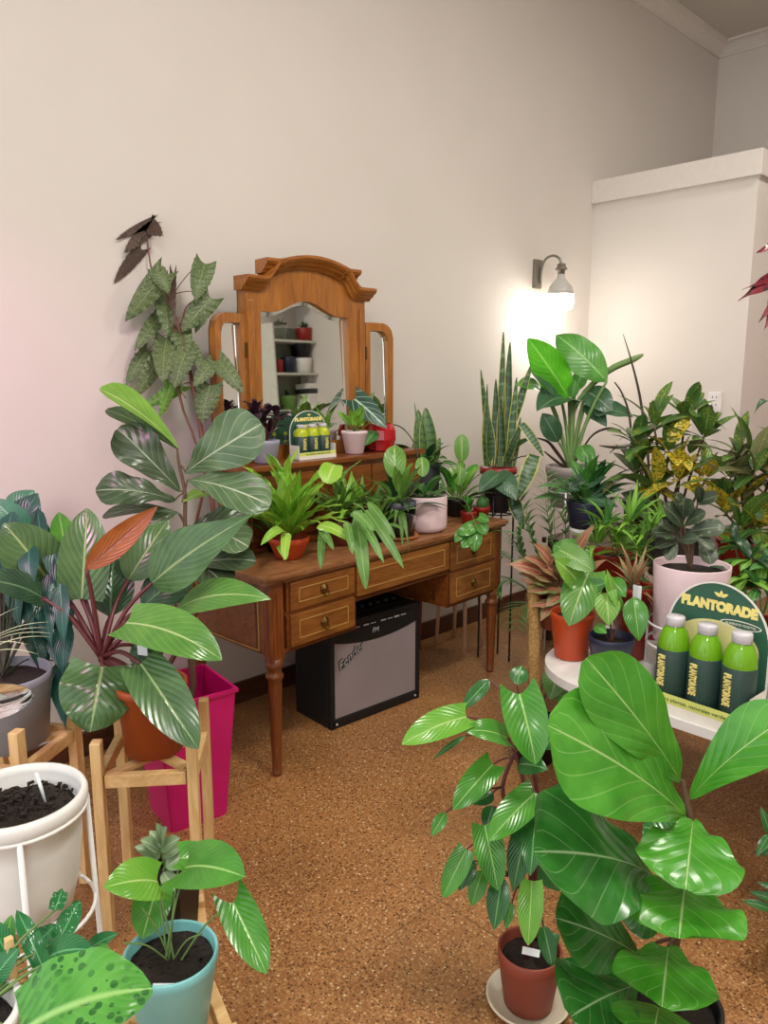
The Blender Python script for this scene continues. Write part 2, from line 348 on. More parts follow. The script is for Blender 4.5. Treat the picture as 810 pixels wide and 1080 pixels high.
def pot(root,name,m,c,rb,rt,h,lip=.012,liph=.02,soil=True,th=.004,seg=40,ms=None,soilz=.03,round_=0):
    """pot standing at c"""
    bm=BM(); c=V(c)
    prof=[(rb*.9,0),(rb,.004)]
    if round_: prof=[(rt*(1-round_)*.9,0)]+[(rt*(1-round_+round_*math.sin(i/6*PI/2)),rt*round_*(1-math.cos(i/6*PI/2))) for i in range(7)]
    if liph: prof+=[(rt-lip*.6,h-liph-.004),(rt,h-liph),(rt,h-.002),(rt-.002,h)]
    else: prof+=[(rt,h-.003),(rt-.001,h)]
    ri=rt-th-(lip*.6 if liph else 0); prof+=[(ri+.002,h),(ri,h-.004),(ri*.97,h-soilz),(ri*.94,h-soilz-.004)]
    lathe(bm,prof,c,seg); 
    o=fin(bm,name,m,root)
    if soil:
        bm=BM(); rr=ri*.955; rg=[(0.0001,.006)]+[(rr*k/5,.006*(1-k/5)+.002*math.sin(k*9)) for k in range(1,6)]
        lathe(bm,[(r,z) for r,z in rg],c+V((0,0,h-soilz+.0005)),28)
        for v in bm.verts: v.co.z+=random.uniform(-.002,.003)
        fin(bm,'soil',ms or M['soil'],root)
    return o
def rosette(root,m,c,n,L,w,elev,shape='lan',az=None,bend=.12,stembm=None,pet=0.,seed=0,sr=.002,gl='leaf',f=None,**k):
    """leaves round a point c; elev = (low, high) degrees"""
    rnd=random.Random(seed); c=V(c)
    for i in range(n):
        a=(i*2.39996+rnd.uniform(-.3,.3)) if az is None else rnd.uniform(*az)
        e=math.radians(rnd.uniform(*elev)); l=rnd.uniform(*L); d=V((math.cos(a)*math.cos(e),math.sin(a)*math.cos(e),math.sin(e)))
        b=c+d*(pet*l); t=b+d*l
        nn=V((0,0,1))-d*d.z
        if nn.length<.2: nn=-V((d.x,d.y,0))
        nn=nn+V((rnd.uniform(-.3,.3),rnd.uniform(-.3,.3),rnd.uniform(-.2,.2)))
        bm=BM(); mm=m[rnd.randrange(len(m))] if isinstance(m,(list,tuple)) else m
        leafgeo(bm,b,t,w*rnd.uniform(.8,1.15)*l/L[1],nn,shape,bend=bend*rnd.uniform(.5,1.4),**k)
        if pet and stembm is not None: tube(stembm,[c,b],[sr,sr*.8],5)
        fin(bm,gl,mm,root,False)
def stemfin(bm,root,m): 
    if len(bm.verts): fin(bm,'stem',m,root)
    else: bm.free()
# ================================================================ ROOM
WY=2.89; XF=6.44; PXX=4.72; PYY=1.84; PZ=2.745; CZ=4.02; YB=-1.6; XL=-1.6
b=BM(); box(b,((XL+XF)/2,(YB+WY)/2,-.05),(XF-XL+.4,WY-YB+.4,.1)); struct('floor',b,M['floor'])
b=BM(); box(b,((XL+XF)/2,(YB+WY)/2,CZ+.05),(XF-XL+.4,WY-YB+.4,.1)); struct('ceiling',b,M['ceil'])
b=BM(); box(b,((XL+XF)/2,WY+.06,CZ/2),(XF-XL,.12,CZ)); struct('wall_left',b,M['wall'])
b=BM(); box(b,(XF+.06,(YB+WY)/2,CZ/2),(.12,WY-YB+.24,CZ)); struct('wall_far',b,M['wall'])
b=BM(); box(b,((XL+XF)/2,YB-.06,CZ/2),(XF-XL,.12,CZ)); struct('wall_right',b,M['wall'])
b=BM(); box(b,(PXX+.75,(PYY+WY)/2,PZ/2-.07),(1.5,WY-PYY,PZ-.14)); struct('wall_partition',b,M['wall'])
b=BM(); box(b,(PXX+.74,(PYY+WY)/2-.0125,PZ-.07),(1.55,WY-PYY+.025,.14),bev=.004); box(b,(PXX+.75,(PYY+WY)/2-.005,PZ-.145),(1.51,WY-PYY+.01,.012)); struct('trim_1',b,M['trimw'])
# baseboard
b=BM()
box(b,((XL+PXX)/2,WY-.009,.05),(PXX-XL,.018,.10),bev=.003); struct('baseboard_left',b,M['baseb'])
b=BM(); box(b,(PXX-.009,(PYY+WY)/2,.05),(.018,WY-PYY-.02,.10),bev=.003); struct('baseboard_partition',b,M['baseb'])
# cornice: stepped cove on left and far wall
def cornice(name,p0,p1,inn):
    bm=BM(); prof=[(0,.085),(.012,.085),(.014,.072),(.022,.066),(.04,.045),(.075,.022),(.11,.016),(.112,.0),(0,0)]
    inn=V(inn); r=[[bm.verts.new(V(p)+inn*a+V((0,0,-zz))) for a,zz in prof] for p in (p0,p1)]
    for k in range(len(prof)): j=(k+1)%len(prof); bm.faces.new((r[0][k],r[0][j],r[1][j],r[1][k]))
    bm.faces.new(r[0]); bm.faces.new(r[1][::-1]); struct(name,bm,M['trimw'])
cornice('trim_2',(XL,WY,CZ),(XF,WY,CZ),(0,-1,0)); cornice('trim_3',(XF,YB,CZ),(XF,WY,CZ),(-1,0,0))
b=BM()
# unseen ceiling fixture, added to go with the soft fill light
lt=thing('ceiling_fill_fixture',(1.6,.4,CZ-.06),'unseen round white ceiling fixture added for soft fill light','lamp')
b=BM(); lathe(b,[(.05,.06),(.30,.06),(.32,.03),(.30,.0)],(1.6,.4,CZ-.06)); fin(b,'housing',M['white'],lt)
b=BM(); lathe(b,[(.0001,-.03),(.15,-.025),(.27,0),(.29,.01)],(1.6,.4,CZ-.06)); fin(b,'diffuser',M['cglow'],lt)
# ================================================================ DRESSING TABLE (local u,v,z)
TH=math.radians(3.45); DO=V((1.531,2.19,0))
Rz=Matrix.Rotation(TH,3,'Z')
def DK(u,v,z): return DO+Rz@V((u,v,z))
desk=thing('dressing_table',(0,0,0),'old walnut dressing table with five drawers, inlay and a three-panel arched mirror','dressing table')
DW=1.52; DD=.56; ZT=.79
b=BM(); box(b,(DW/2,DD/2,ZT-.011),(DW+.02,DD+.02,.022),bev=.005); box(b,(DW/2,DD/2,ZT-.028),(DW,DD,.012)); fin(b,'table_top',M['top'],desk)
# carcass: pedestals and centre box, open under the centre
def slab(c,s,bm,bev=.002): box(bm,c,s,bev=bev)
b=BM()
zc=ZT-.034
def ped(u0,u1,z0):
    box(b,((u0+u1)/2,DD/2,z0+.008),(u1-u0,DD-.03,.016)); 
    box(b,(u0+.008,DD/2,(z0+zc)/2),(.016,DD-.03,zc-z0)); box(b,(u1-.008,DD/2,(z0+zc)/2),(.016,DD-.03,zc-z0)); box(b,((u0+u1)/2,DD-.02,(z0+zc)/2),(u1-u0,.012,zc-z0))
    box(b,((u0+u1)/2,.1,(z0+zc)/2),(u1-u0,.01,zc-z0))
ped(.03,.465,.480); ped(1.075,1.49,.43)
box(b,(.77,DD/2,.605),(.62,DD-.03,.016)); box(b,(.77,DD-.02,.68),(.62,.012,.15)); box(b,(.77,.1,.68),(.61,.01,.14))
# front rails
for u0,u1,z in ((.10,.465,.487),(.10,.465,.628),(.10,.465,.752),(.465,1.075,.606),(.465,1.075,.752),(1.075,1.45,.437),(1.075,1.45,.598),(1.075,1.45,.752)):
    box(b,((u0+u1)/2,.028,z),(u1-u0,.026,.014))
for u,z0 in ((.112,.480),(.461,.480),(1.08,.43),(1.448,.43)): box(b,(u,.028,(z0+zc)/2),(.012,.026,zc-z0))
fin(b,'carcass',M['wood'],desk)
# side panel with inlay
b=BM(); 
for z in (.49,.72): box(b,(.0285,DD/2,z),(.004,DD-.17,.005))
for v in (.085,DD-.085): box(b,(.0285,v,.605),(.004,.005,.235))
fin(b,'side_inlay',M['inlay'],desk)
# posts + legs
for nm,u,v,zb in (('l',.058,.035,.455),('r',1.463,.035,.43),('l',.058,DD-.04,.455),('r',1.463,DD-.04,.43)):
    b=BM(); box(b,(u,v,(zb+zc)/2),(.062,.05,zc-zb),bev=.006)
    for k in (-.018,0,.018): box(b,(u-.031,v+k,(zb+zc)/2),(.006,.009,zc-zb-.06),bev=.002); box(b,(u+k,v-.025,(zb+zc)/2),(.009,.006,zc-zb-.06),bev=.002)
    fin(b,'corner_post',M['wood_v'],desk)
    b=BM(); lathe(b,[(.018,0),(.02,.012),(.0185,.014),(.019,.05),(.0265,zb-.085),(.0275,zb-.07),(.033,zb-.064),(.033,zb-.052),(.0255,zb-.046),(.0255,zb-.03),(.032,zb-.022),(.034,zb-.01),(.03,zb-.004),(.03,zb+.01)],(u,v,0),28)
    fin(b,'leg',M['wood_v'],desk)
# drawers
def drawer(u0,u1,z0,z1,pull=True):
    b=BM(); box(b,((u0+u1)/2,.018,(z0+z1)/2),(u1-u0,.024,z1-z0),bev=.003); dr=fin(b,'drawer',M['drawer'],desk)
    b=BM(); m=.028; y=.0052
    a0,a1,c0,c1=u0+m+.012,u1-m-.012,z0+m,z1-m
    for z in (c0,c1): box(b,((a0+a1)/2,y,z),(a1-a0,.003,.004))
    for u in (a0,a1): box(b,(u,y,(c0+c1)/2),(.004,.003,c1-c0))
    fin(b,'inlay',M['inlay'],dr)
    if pull:
        b=BM(); cx=(u0+u1)/2; zz=(z0+z1)/2; rot=Matrix.Rotation(PI/2,3,'X')
        lathe(b,[(.0001,.014),(.006,.013),(.008,.008),(.019,.004),(.021,0)],(cx,.006,zz),20,rot)
        tube(b,[(cx+.012*math.sin(t),-.006-.003*math.sin(t/2),zz-.004-.012*(1-math.cos(t))) for t in [i/12*2*PI for i in range(13)]],.0022,6)
        fin(b,'pull',M['brass'],dr)
drawer(.12,.455,.637,.745); drawer(.12,.455,.496,.620); drawer(.47,1.073,.616,.745,False); drawer(1.088,1.44,.606,.745); drawer(1.088,1.44,.446,.590)
# riser box with mirror on it
RZ=1.14
b=BM(); box(b,(.72,.44,(ZT+RZ)/2-.01),(1.06,.2,RZ-ZT-.03)); box(b,(.72,.435,RZ-.012),(1.10,.235,.024),bev=.005); box(b,(.72,.43,ZT+.012),(1.10,.23,.02),bev=.004); fin(b,'riser',M['wood'],desk)
for u0,u1 in ((.2,.54),(.55,.89),(.90,1.24)):
    b=BM(); box(b,((u0+u1)/2,.335,.965),(u1-u0,.016,.26),bev=.003); dr=fin(b,'drawer',M['wood'],desk)
    b=BM(); lathe(b,[(.006,0),(.007,.01),(.013,.014),(.012,.022),(.0001,.025)],((u0+u1)/2,.327,.965),16,Matrix.Rotation(PI/2,3,'X')); fin(b,'knob',M['brass'],dr)
# mirror, plane v=.5
uc=.671
def topz(u):   # arch of the glass
    t=abs(u-.656)/.2545
    if t>=.8: return 1.757
    return 1.757+.056*(.5+.5*math.cos(PI*t/.8))
def outline(u0,u1,z0,tf,n=28):
    return [(u0,z0),(u1,z0)]+[(u1+(u0-u1)*i/n,tf(u1+(u0-u1)*i/n)) for i in range(n+1)]
def crownz(u):
    t=abs(u-uc)/.372
    a=1.858; s=max(0,min(1,(.74-t)/.22)); s=s*s*(3-2*s); r=max(0,1-(t/.62)**2)
    return a+.062*s+.045*r
oo=outline(.322,1.02,RZ,lambda u:crownz(u)-.01); ii=outline(.401,.911,1.20,topz)
b=BM(); ringprism(b,oo,ii,.49,.536); fr=fin(b,'mirror_frame',M['mframe'],desk)
TILT=math.tan(math.radians(2.2))
def tiltg(bm):
    for v in bm.verts: v.co.y+=(v.co.z-1.2)*TILT-.006
b=BM(); prism(b,[(x,z) for x,z in outline(.396,.916,1.195,lambda u:topz(u)+.005)],.506,.510); tiltg(b); fin(b,'mirror_glass',M['mirror'],fr)
b=BM(); i2=outline(.417,.895,1.216,lambda u:topz(u)-.017); ringprism(b,ii,i2,.5025,.5059)
# bevel slopes: push the inner edge back
for v in b.verts:
    for x,z in i2:
        if abs(v.co.x-x)<1e-5 and abs(v.co.z-z)<1e-5 and v.co.y<.506: v.co.y=.5058
tiltg(b)
fin(b,'mirror_bevel',M['bevel'],fr)
# frame outer pilasters
b=BM()
for u in (.345,.997):
    b=BM(); box(b,(u,.487,1.47),(.034,.012,.66),bev=.003); fin(b,'stile',M['mframe'],fr)
# back board
b=BM(); prism(b,oo,.5365,.542); fin(b,'back_board',M['dark_wood'],fr)
# crown moulding: profile swept along the curve
b=BM(); prof=[(.49,-.022),(.478,-.020),(.47,-.008),(.458,-.004),(.452,.006),(.44,.012),(.432,.022),(.432,.034),(.53,.034),(.53,-.022)]
rows=[]; nU=60
for i in range(nU+1):
    u=uc-.372+.744*i/nU; ext=1.
    rows.append([b.verts.new((u+ (0 if 0<i<nU else 0),y,crownz(u)+z)) for y,z in prof])
for a,c in zip(rows,rows[1:]):
    for k in range(len(prof)): j=(k+1)%len(prof); f=b.faces.new((a[k],a[j],c[j],c[k])); 
b.faces.new(rows[0]); b.faces.new(rows[-1][::-1])
# upper ears of the arch
for sgn in (-1,1):
    u=uc+sgn*.222; z=crownz(uc+.185)
    q0=[b.verts.new((u-.038-(.53-y)*.12,y,z+zz-.004)) for y,zz in prof]; q1=[b.verts.new((u+.038+(.53-y)*.12,y,z+zz-.004)) for y,zz in prof]
    for k in range(len(prof)): j=(k+1)%len(prof); b.faces.new((q0[k],q0[j],q1[j],q1[k]))
    b.faces.new(q0); b.faces.new(q1[::-1])
fin(b,'crown',M['mframe_h'],fr)
# wing panels, folded a little to the front about the hinge at the centre frame
def wing(side):
    uh=.318 if side<0 else 1.024; wd=.168
    def cz(x): # x: 0 hinge .. wd outer
        r=.07; 
        if x<wd-r: return 1.742
        q=(x-(wd-r))/r; return 1.742-r*(1-math.sqrt(max(0,1-q*q)))
    def ci(x):
        r=.045; w0,w1=.028,wd-.032
        if x<w1-r: return 1.705
        q=min(1,(x-(w1-r))/r); return 1.705-r*(1-math.sqrt(max(0,1-q*q)))
    n=16; O=[(0,RZ),(wd,RZ)]+[(wd*(1-i/n),cz(wd*(1-i/n))) for i in range(n+1)]
    a0,a1=.028,wd-.032; I=[(a0,1.20),(a1,1.20)]+[(a1+(a0-a1)*i/n,ci(a1+(a0-a1)*i/n)) for i in range(n+1)]
    ang=math.radians(9)
    def tr(bm):
        for v in bm.verts:
            x,y,z=v.co; yy=y-.50
            v.co=(uh+side*(x*math.cos(ang)-yy*math.sin(ang)*0)-0*yy, .50+yy-x*math.sin(ang), z)
    b=BM(); ringprism(b,O,I,.488,.5275); tr(b); w=fin(b,'mirror_wing',M['mframe'],desk)
    b=BM(); prism(b,I,.5,.504); tiltg(b); tr(b); fin(b,'mirror_glass',M['mirror'],w)
    mx=(a0+a1)/2; i3=[(mx+(x-mx)*.8,1.45+(z-1.45)*.965) for x,z in I]
    b=BM(); ringprism(b,I,i3,.4965,.4997); tiltg(b); tr(b); fin(b,'mirror_bevel',M['bevel'],w)
    b=BM(); prism(b,O,.528,.533); tr(b); fin(b,'back_board',M['dark_wood'],w)
    for z in (1.25,1.60): b=BM(); box(b,(uh,.488,z),(.012,.012,.06),bev=.003); fin(b,'hinge',M['brass'],w)
wing(-1); wing(1)
desk.location=DO; desk.rotation_euler=(0,0,TH)
# ================================================================ AMPLIFIER
AW,AD,AH=.525,.26,.47
amp=thing('guitar_amplifier',(0,0,0),'black guitar amplifier with grey grille cloth on the floor under the dressing table','amplifier')
b=BM(); box(b,(AW/2,AD/2+.012,AH/2),(AW,AD-.024,AH),bev=.01)
box(b,(AW/2,.012,.022),(AW,.03,.044),bev=.008); box(b,(.012,.012,AH/2),(.024,.03,AH),bev=.006); box(b,(AW-.012,.012,AH/2),(.024,.03,AH),bev=.006); box(b,(AW/2,.012,AH-.012),(AW,.03,.024),bev=.006); fin(b,'cabinet',M['tolex'],amp)
def gtop(u): t=(u-AW/2)/(AW/2-.024); return .352+.03*t*t
b=BM(); prism(b,outline(.024,AW-.024,.044,gtop),.004,.014); fin(b,'grille',M['grille'],amp)
b=BM(); prism(b,[(.024,.38)]+[(.024+(AW-.048)*i/20,gtop(.024+(AW-.048)*i/20)+.001) for i in range(21)]+[(AW-.024,.45),(.024,.45)],.002,.014); cp=fin(b,'front_panel',M['tolex'],amp)
b=BM(); box(b,(AW/2,.10,AH-.001),(AW-.08,.075,.006),bev=.002); cp=fin(b,'control_panel',M['black'],amp)
for i in range(9):
    b=BM(); lathe(b,[(.011,0),(.0105,.012),(.007,.014),(.0001,.014)],(.07+i*.047,.10,AH+.004),16); fin(b,'knob',M['mdark'],cp)
b=BM(); box(b,(AW/2,.17,AH+.012),(.2,.028,.010),bev=.005); box(b,(AW/2-.09,.17,AH+.005),(.02,.026,.016)); box(b,(AW/2+.09,.17,AH+.005),(.02,.026,.016)); fin(b,'handle',M['black'],amp)
textobj('lettering','Fender',.056,frame((.112,.001,.308),(1,0,.55),(-.55,0,1)),M['black'],amp,.002,.4,1,.0012)
textobj('lettering_face','Fender',.056,frame((.112,-.0022,.308),(1,0,.55),(-.55,0,1)),M['silver'],amp,.0004,.4,1,-.0006)
b=BM(); prism(b,[(.06,.262),(.15,.318),(.15,.321),(.06,.266)],-.001,.004); fin(b,'logo_stroke',M['black'],amp)
textobj('badge','FM',.03,frame((AW/2-.01,.0,.395),(1,0,0),(0,0,1)),M['silver'],amp,.001,.2)
b=BM()
for i,u in enumerate((.1,.15,.2,.24,.3,.34,.38,.42)): box(b,(u,.0,.43),(.028,.003,.003 if i%2 else .006))
fin(b,'panel_marks',M['silver'],amp)
for u in (.03,AW-.03):
    b=BM(); lathe(b,[(.0001,.004),(.005,.003),(.006,0)],(u,-.003,.02),12,Matrix.Rotation(PI/2,3,'X')); fin(b,'screw',M['silver'],amp)
amp.location=V((1.967,2.363,0)); amp.rotation_euler=(0,0,math.radians(-2.4))
# ================================================================ WALL LAMP and SOCKET
LP=G(0,0,1)*0+ (CAM+ray(570,290)*((WY)/ray(570,290).y))
lx,lz=LP.x,LP.z
lamp=thing('wall_lamp',(lx-.04,WY,lz),'lit white bulb lamp on a curved pewter bracket on the wall','lamp')
b=BM(); box(b,(lx-.05,WY-.012,lz),(.07,.024,.17),bev=.004); fin(b,'bracket',M['rustmetal'],lamp)
b=BM(); tube(b,[(lx-.04,WY-.03,lz-.055),(lx-.04,WY-.035,lz+.03),(lx-.035,WY-.06,lz+.085),(lx-.03,WY-.11,lz+.10),(lx-.025,WY-.15,lz+.08),(lx-.022,WY-.165,lz+.045)],.0075,10,5); fin(b,'arm',M['rustmetal'],lamp)
c=V((lx-.022,WY-.165,lz))
b=BM(); lathe(b,[(.02,.05),(.026,.045),(.026,.028),(.036,.022),(.036,.014),(.024,.01),(.022,-.012),(.0001,-.012)],c,24); fin(b,'socket',M['rustmetal'],lamp)
b=BM(); lathe(b,[(.02,-.012),(.022,-.03),(.045,-.06),(.068,-.085),(.078,-.115),(.079,-.13),(.0001,-.13)],c,32); fin(b,'bulb_housing',M['lampg'],lamp)
b=BM(); lathe(b,[(.0785,-.131),(.079,-.19),(.074,-.212),(.05,-.226),(.0001,-.23)],c,32); fin(b,'bulb',M['glow'],lamp)
sp=CAM+ray(754,425)*(PXX/ray(754,425).x)
so=thing('wall_socket',sp,'white wall socket with a black plug on the partition','socket')
b=BM(); box(b,(PXX-.006,sp.y,sp.z),(.012,.08,.13),bev=.004); fin(b,'plate',M['white'],so)
b=BM()
for dz in (.035,-.01):
    for dy in (-.012,.012): box(b,(PXX-.0125,sp.y+dy,sp.z+dz),(.003,.004,.012))
fin(b,'slot',M['mdark'],so)
cb=thing('power_cable',(PXX-.02,sp.y+.02,sp.z-.03),'black power cable plugged into the white wall socket','cable')
b=BM(); lathe(b,[(.018,0),(.02,.015),(.016,.03),(.0001,.032)],(PXX-.0145,sp.y+.02,sp.z-.03),16,Matrix.Rotation(-PI/2,3,'Y')); fin(b,'plug',M['black'],cb)
b=BM(); tube(b,[(PXX-.045,sp.y+.02,sp.z-.03),(PXX-.055,sp.y+.025,sp.z-.08),(PXX-.03,sp.y+.04,sp.z-.3),(PXX-.03,sp.y+.05,sp.z-.6),(PXX-.03,sp.y+.04,.12),(PXX-.04,sp.y+.1,.006)],.004,8,5); fin(b,'cord',M['black'],cb)
exec_plants=True
# ================================================================ LEFT GROUP
def stand(label,corners,zp,zt,group=None,legw=.034,name='plant_stand',splay=0.):
    """square pine stand: four legs, two crossing bars at zp"""
    cs=[V((x,y,0)) for x,y in corners]; c=sum(cs,V())/4
    st=thing(name,c,label,'plant stand',group)
    a=math.atan2((cs[1]-cs[0]).y,(cs[1]-cs[0]).x)
    for q in cs:
        b=BM(); box(b,(q.x,q.y,zt/2),(legw,legw*.8,zt),a,bev=.003); fin(b,'leg',M['pine'],st)
    n=4
    for i in range(4):
        p,q=cs[i],cs[(i+1)%4]; d=q-p; m=(p+q)/2; b=BM(); box(b,(m.x,m.y,zp-.02),(d.length-legw,.022,.036),math.atan2(d.y,d.x),bev=.003); fin(b,'rail',M['pine_h'],st)
    d=cs[2]-cs[0]; b=BM(); box(b,(c.x,c.y,zp-.006),(d.length-legw*1.5,.03,.012),math.atan2(d.y,d.x)); fin(b,'crossbar',M['pine_h'],st)
    d=cs[3]-cs[1]; b=BM(); box(b,(c.x,c.y,zp-.0175),(d.length-legw*1.5,.03,.011),math.atan2(d.y,d.x)); fin(b,'crossbar',M['pine_h'],st)
    return st,c
# stand of the big philodendron
_,pc=stand('pine plant stand carrying the terracotta pot of the big dark philodendron',[(.94,1.70),(1.09,1.89),(.90,2.04),(.75,1.85)],.475,.565,'pine plant stands')
PB=V((pc.x,pc.y,.476))
ph=thing('potted_philodendron',PB,'large philodendron with wide glossy leaves and one rust-brown leaf in a terracotta pot','potted plant')
pot(ph,'pot',M['rust'],PB,.078,.098,.20)
sb=BM(); cr=A(107,694,2.13); base=PB+V((-.02,-.02,.17))
tube(sb,[base,(base+cr)/2+V((0,0,.02)),cr],[.02,.018,.013],10,4)
k1=dict(stem=cr,sr=.0062,stembm=sb)
for a in (
 ('phil',(108,703,2.06),(95,772,1.98),78,'heart',dict(f=(.9,.3),lobe=.12,cup=-.15,bend=.08,wave=.05)),
 ('phil',(148,700,1.98),(209,790,1.88),52,'heart',dict(f=(.9,.2),lobe=.05,cup=.12,bend=.06)),
 ('phil_b',(133,657,2.04),(234,696,1.98),50,'heart',dict(f=(.6,.7),lobe=.06,cup=.1,bend=.12)),
 ('phil_b',(187,642,2.2),(286,632,2.15),34,'ov',dict(f=(.6,.7),cup=.12,bend=.14)),
 ('phil',(160,615,2.18),(270,541,2.12),56,'lan',dict(f=(.85,.35),cup=.15,bend=.08,wave=.03)),
 ('phil_r',(91,600,2.05),(166,534,2.15),28,'ov',dict(f=(.9,.1),cup=.3,bend=-.04)),
 ('phil',(86,632,2.16),(92,536,2.22),52,'heart',dict(f=(1,.1),lobe=.03,cup=.12,bend=.03)),
 ('phil',(52,615,2.2),(4,552,2.12),62,'heart',dict(f=(.9,.4),lobe=.1,cup=.12,bend=.1)),
 ('phil_b',(48,610,2.26),(40,560,2.3),36,'ov',dict(f=(1,.2),cup=.15)),
 ('phil_d',(44,630,2.1),(-22,612,2.0),30,'heart',dict(f=(.5,.8),cup=.1,bend=.1)),
 ('pgr',(70,585,2.3),(62,540,2.4),24,'ov',dict(f=(1,.2),cup=.2)),
 ('phil_d',(116,650,2.25),(120,585,2.35),46,'ov',dict(f=(1,.2))),
 ('phil_d',(60,640,2.2),(50,590,2.3),36,'ov',dict(f=(1,.2))),
 ('phil_d',(150,640,2.3),(214,592,2.4),40,'ov',dict(f=(.8,.4))),
 ('phil_d',(140,680,2.25),(170,700,2.25),34,'ov',dict(f=(.8,.4))),
 ('phil',(135,612,2.3),(178,548,2.38),44,'ov',dict(f=(.9,.3)))):
    m,b_,t_,w,s,k=a; pleaf(ph,M[m],b_,t_,w,s,nu=14,nv=4,**k1,**k)
stemfin(sb,ph,M['redstem'])
b=BM(); t=A(150,682,2.12); box(b,t,(.002,.03,.05),.5); fin(b,'plant_tag',M['tag'],ph)
# grey pot on the second stand with teal hanging leaves
_,gc=stand('pine plant stand under the big grey pot at the left edge',[(.60,1.98),(.80,2.12),(.66,2.32),(.46,2.18)],.50,.60,'pine plant stands')
GB=V((gc.x,gc.y,.501))
gp=thing('potted_peace_lily',GB,'dark teal leafy plant hanging over a large grey pot at the left edge','potted plant')
pot(gp,'pot',M['grey'],GB,.105,.125,.20,lip=.004)
gcn=GB+V((0,0,.19)); sb=BM(); rnd=random.Random(5)
for i in range(46):
    px=rnd.uniform(-25,72); py=rnd.uniform(620,770) if i%2 else rnd.uniform(600,690); a=rnd.uniform(-1,1)
    b0=(px-rnd.uniform(-4,18),py-rnd.uniform(50,75),2.22+rnd.uniform(-.08,.2)); pleaf(gp,M['spath'],b0,(px,py,b0[2]-.05),rnd.uniform(16,26),'lan',f=(.8,.3),roll=rnd.uniform(-.7,.7),bend=.1,stem=gcn if i%3==0 else None,stembm=sb,sr=.002,nu=9,nv=2)
for b_,t_,w,m in (((10,570,2.45),(40,520,2.5),36,'spath'),((30,566,2.45),(-10,524,2.4),30,'spath_l'),((5,585,2.4),(44,558,2.4),24,'spath'),((0,560,2.4),(45,572,2.3),18,'spath_l'),((50,600,2.4),(75,575,2.5),30,'spath'),((12,545,2.5),(36,517,2.55),30,'spath_l'),((60,640,2.35),(75,590,2.4),34,'spath')):
    pleaf(gp,M[m],b_,t_,w,'ov',f=(.9,.3),stem=gcn,stembm=sb)
stemfin(sb,gp,M['dkstem'])
# magenta pot with the fiddle leaf fig
MB_=V((1.217,2.243,0)); ang=math.radians(-7.5)
fl=thing('potted_fiddle_leaf_fig',MB_,'fiddle leaf fig with grey-green leaves in a tall square magenta planter','potted plant')
def sqpot(bm,c,w0,w1,h,a,th=.006,rim=.012,dep=.05):
    def ring(w,z): return [bm.verts.new(V(c)+Matrix.Rotation(a,3,'Z')@V((sx*w/2,sy*w/2,z))) for sx,sy in ((-1,-1),(1,-1),(1,1),(-1,1))]
    R=[ring(w0,0),ring(w1-.004,h-rim),ring(w1+.006,h-rim),ring(w1+.008,h),ring(w1-th*2,h),ring(w1-th*2-(w1-w0)*dep/h,h-dep)]
    for p,q in zip(R,R[1:]):
        for k in range(4): bm.faces.new((p[k],p[(k+1)%4],q[(k+1)%4],q[k]))
    bm.faces.new(R[0][::-1]); bm.faces.new(R[-1])
    bmesh.ops.bevel(bm,geom=[e for e in bm.edges if abs((e.verts[0].co-e.verts[1].co).z)>.02],offset=.008,segments=3,affect='EDGES')
b=BM(); sqpot(b,MB_,.20,.272,.465,ang,dep=.16); fin(b,'planter',M['magenta'],fl)
b=BM(); box(b,MB_+V((0,0,.308)),(.222,.222,.012),ang); fin(b,'soil',M['soil'],fl)
sb=BM()
fd=2.62
tr=[MB_+V((-.03,0,.31)),A(203,730,2.62),A(201,690,2.6),A(197,600,fd),A(195,555,fd),A(195,520,fd),A(189,490,fd),A(187,474,fd)]
tube(sb,tr,[.011,.011,.011,.008,.007,.0065,.005,.003],10,4)
for m,b_,t_,w,k in (
 ('fig_ly',(188,473,fd),(105,410,2.5),26,dict(f=(.25,.9),bend=.06,cup=.2)),
 ('fig_l',(187,474,fd),(112,432,2.6),18,dict(f=(.3,.8),bend=.06)),
 ('fig_ld',(190,518,fd),(124,452,2.55),46,dict(f=(.9,.3),wave=.06,bend=.06)),
 ('fig_ld',(184,528,fd),(101,517,2.5),34,dict(f=(.8,.5),wave=.08,bend=.12)),
 ('fig_l',(196,498,fd),(276,447,2.5),58,dict(f=(1,.2),wave=.05,cup=.12)),
 ('fig_l',(198,506,fd),(285,533,2.5),42,dict(f=(.8,.4),wave=.05,bend=.1)),
 ('fig_l',(212,560,fd),(262,577,2.5),34,dict(f=(.7,.6),wave=.05,bend=.12)),
 ('fig_ld',(190,542,fd),(108,545,2.6),14,dict(f=(.4,.8),bend=.1)),
 ('fig_l',(186,540,2.66),(130,570,2.6),30,dict(f=(.8,.4),wave=.05)),
 ('fig_ld',(196,560,2.7),(260,545,2.75),30,dict(f=(.8,.4),wave=.05)),
 ('phil_d',(196,590,2.66),(170,635,2.6),38,dict(f=(.8,.4))),
 ('fig_ld',(198,590,2.66),(240,620,2.5),34,dict(f=(.6,.6),bend=.1)),
 ('fig_ld',(200,600,2.6),(270,592,2.55),26,dict(f=(.6,.6),bend=.12)),
 ('fig_ly',(192,530,2.6),(215,520,2.7),12,dict(f=(.6,.6)))):
    pleaf(fl,M[m],b_,t_,w,'fid',nu=16,nv=4,stem=min(tr,key=lambda p:(p-A(*b_)).length),sr=.003,stembm=sb,**k)
stemfin(sb,fl,M['bark'])
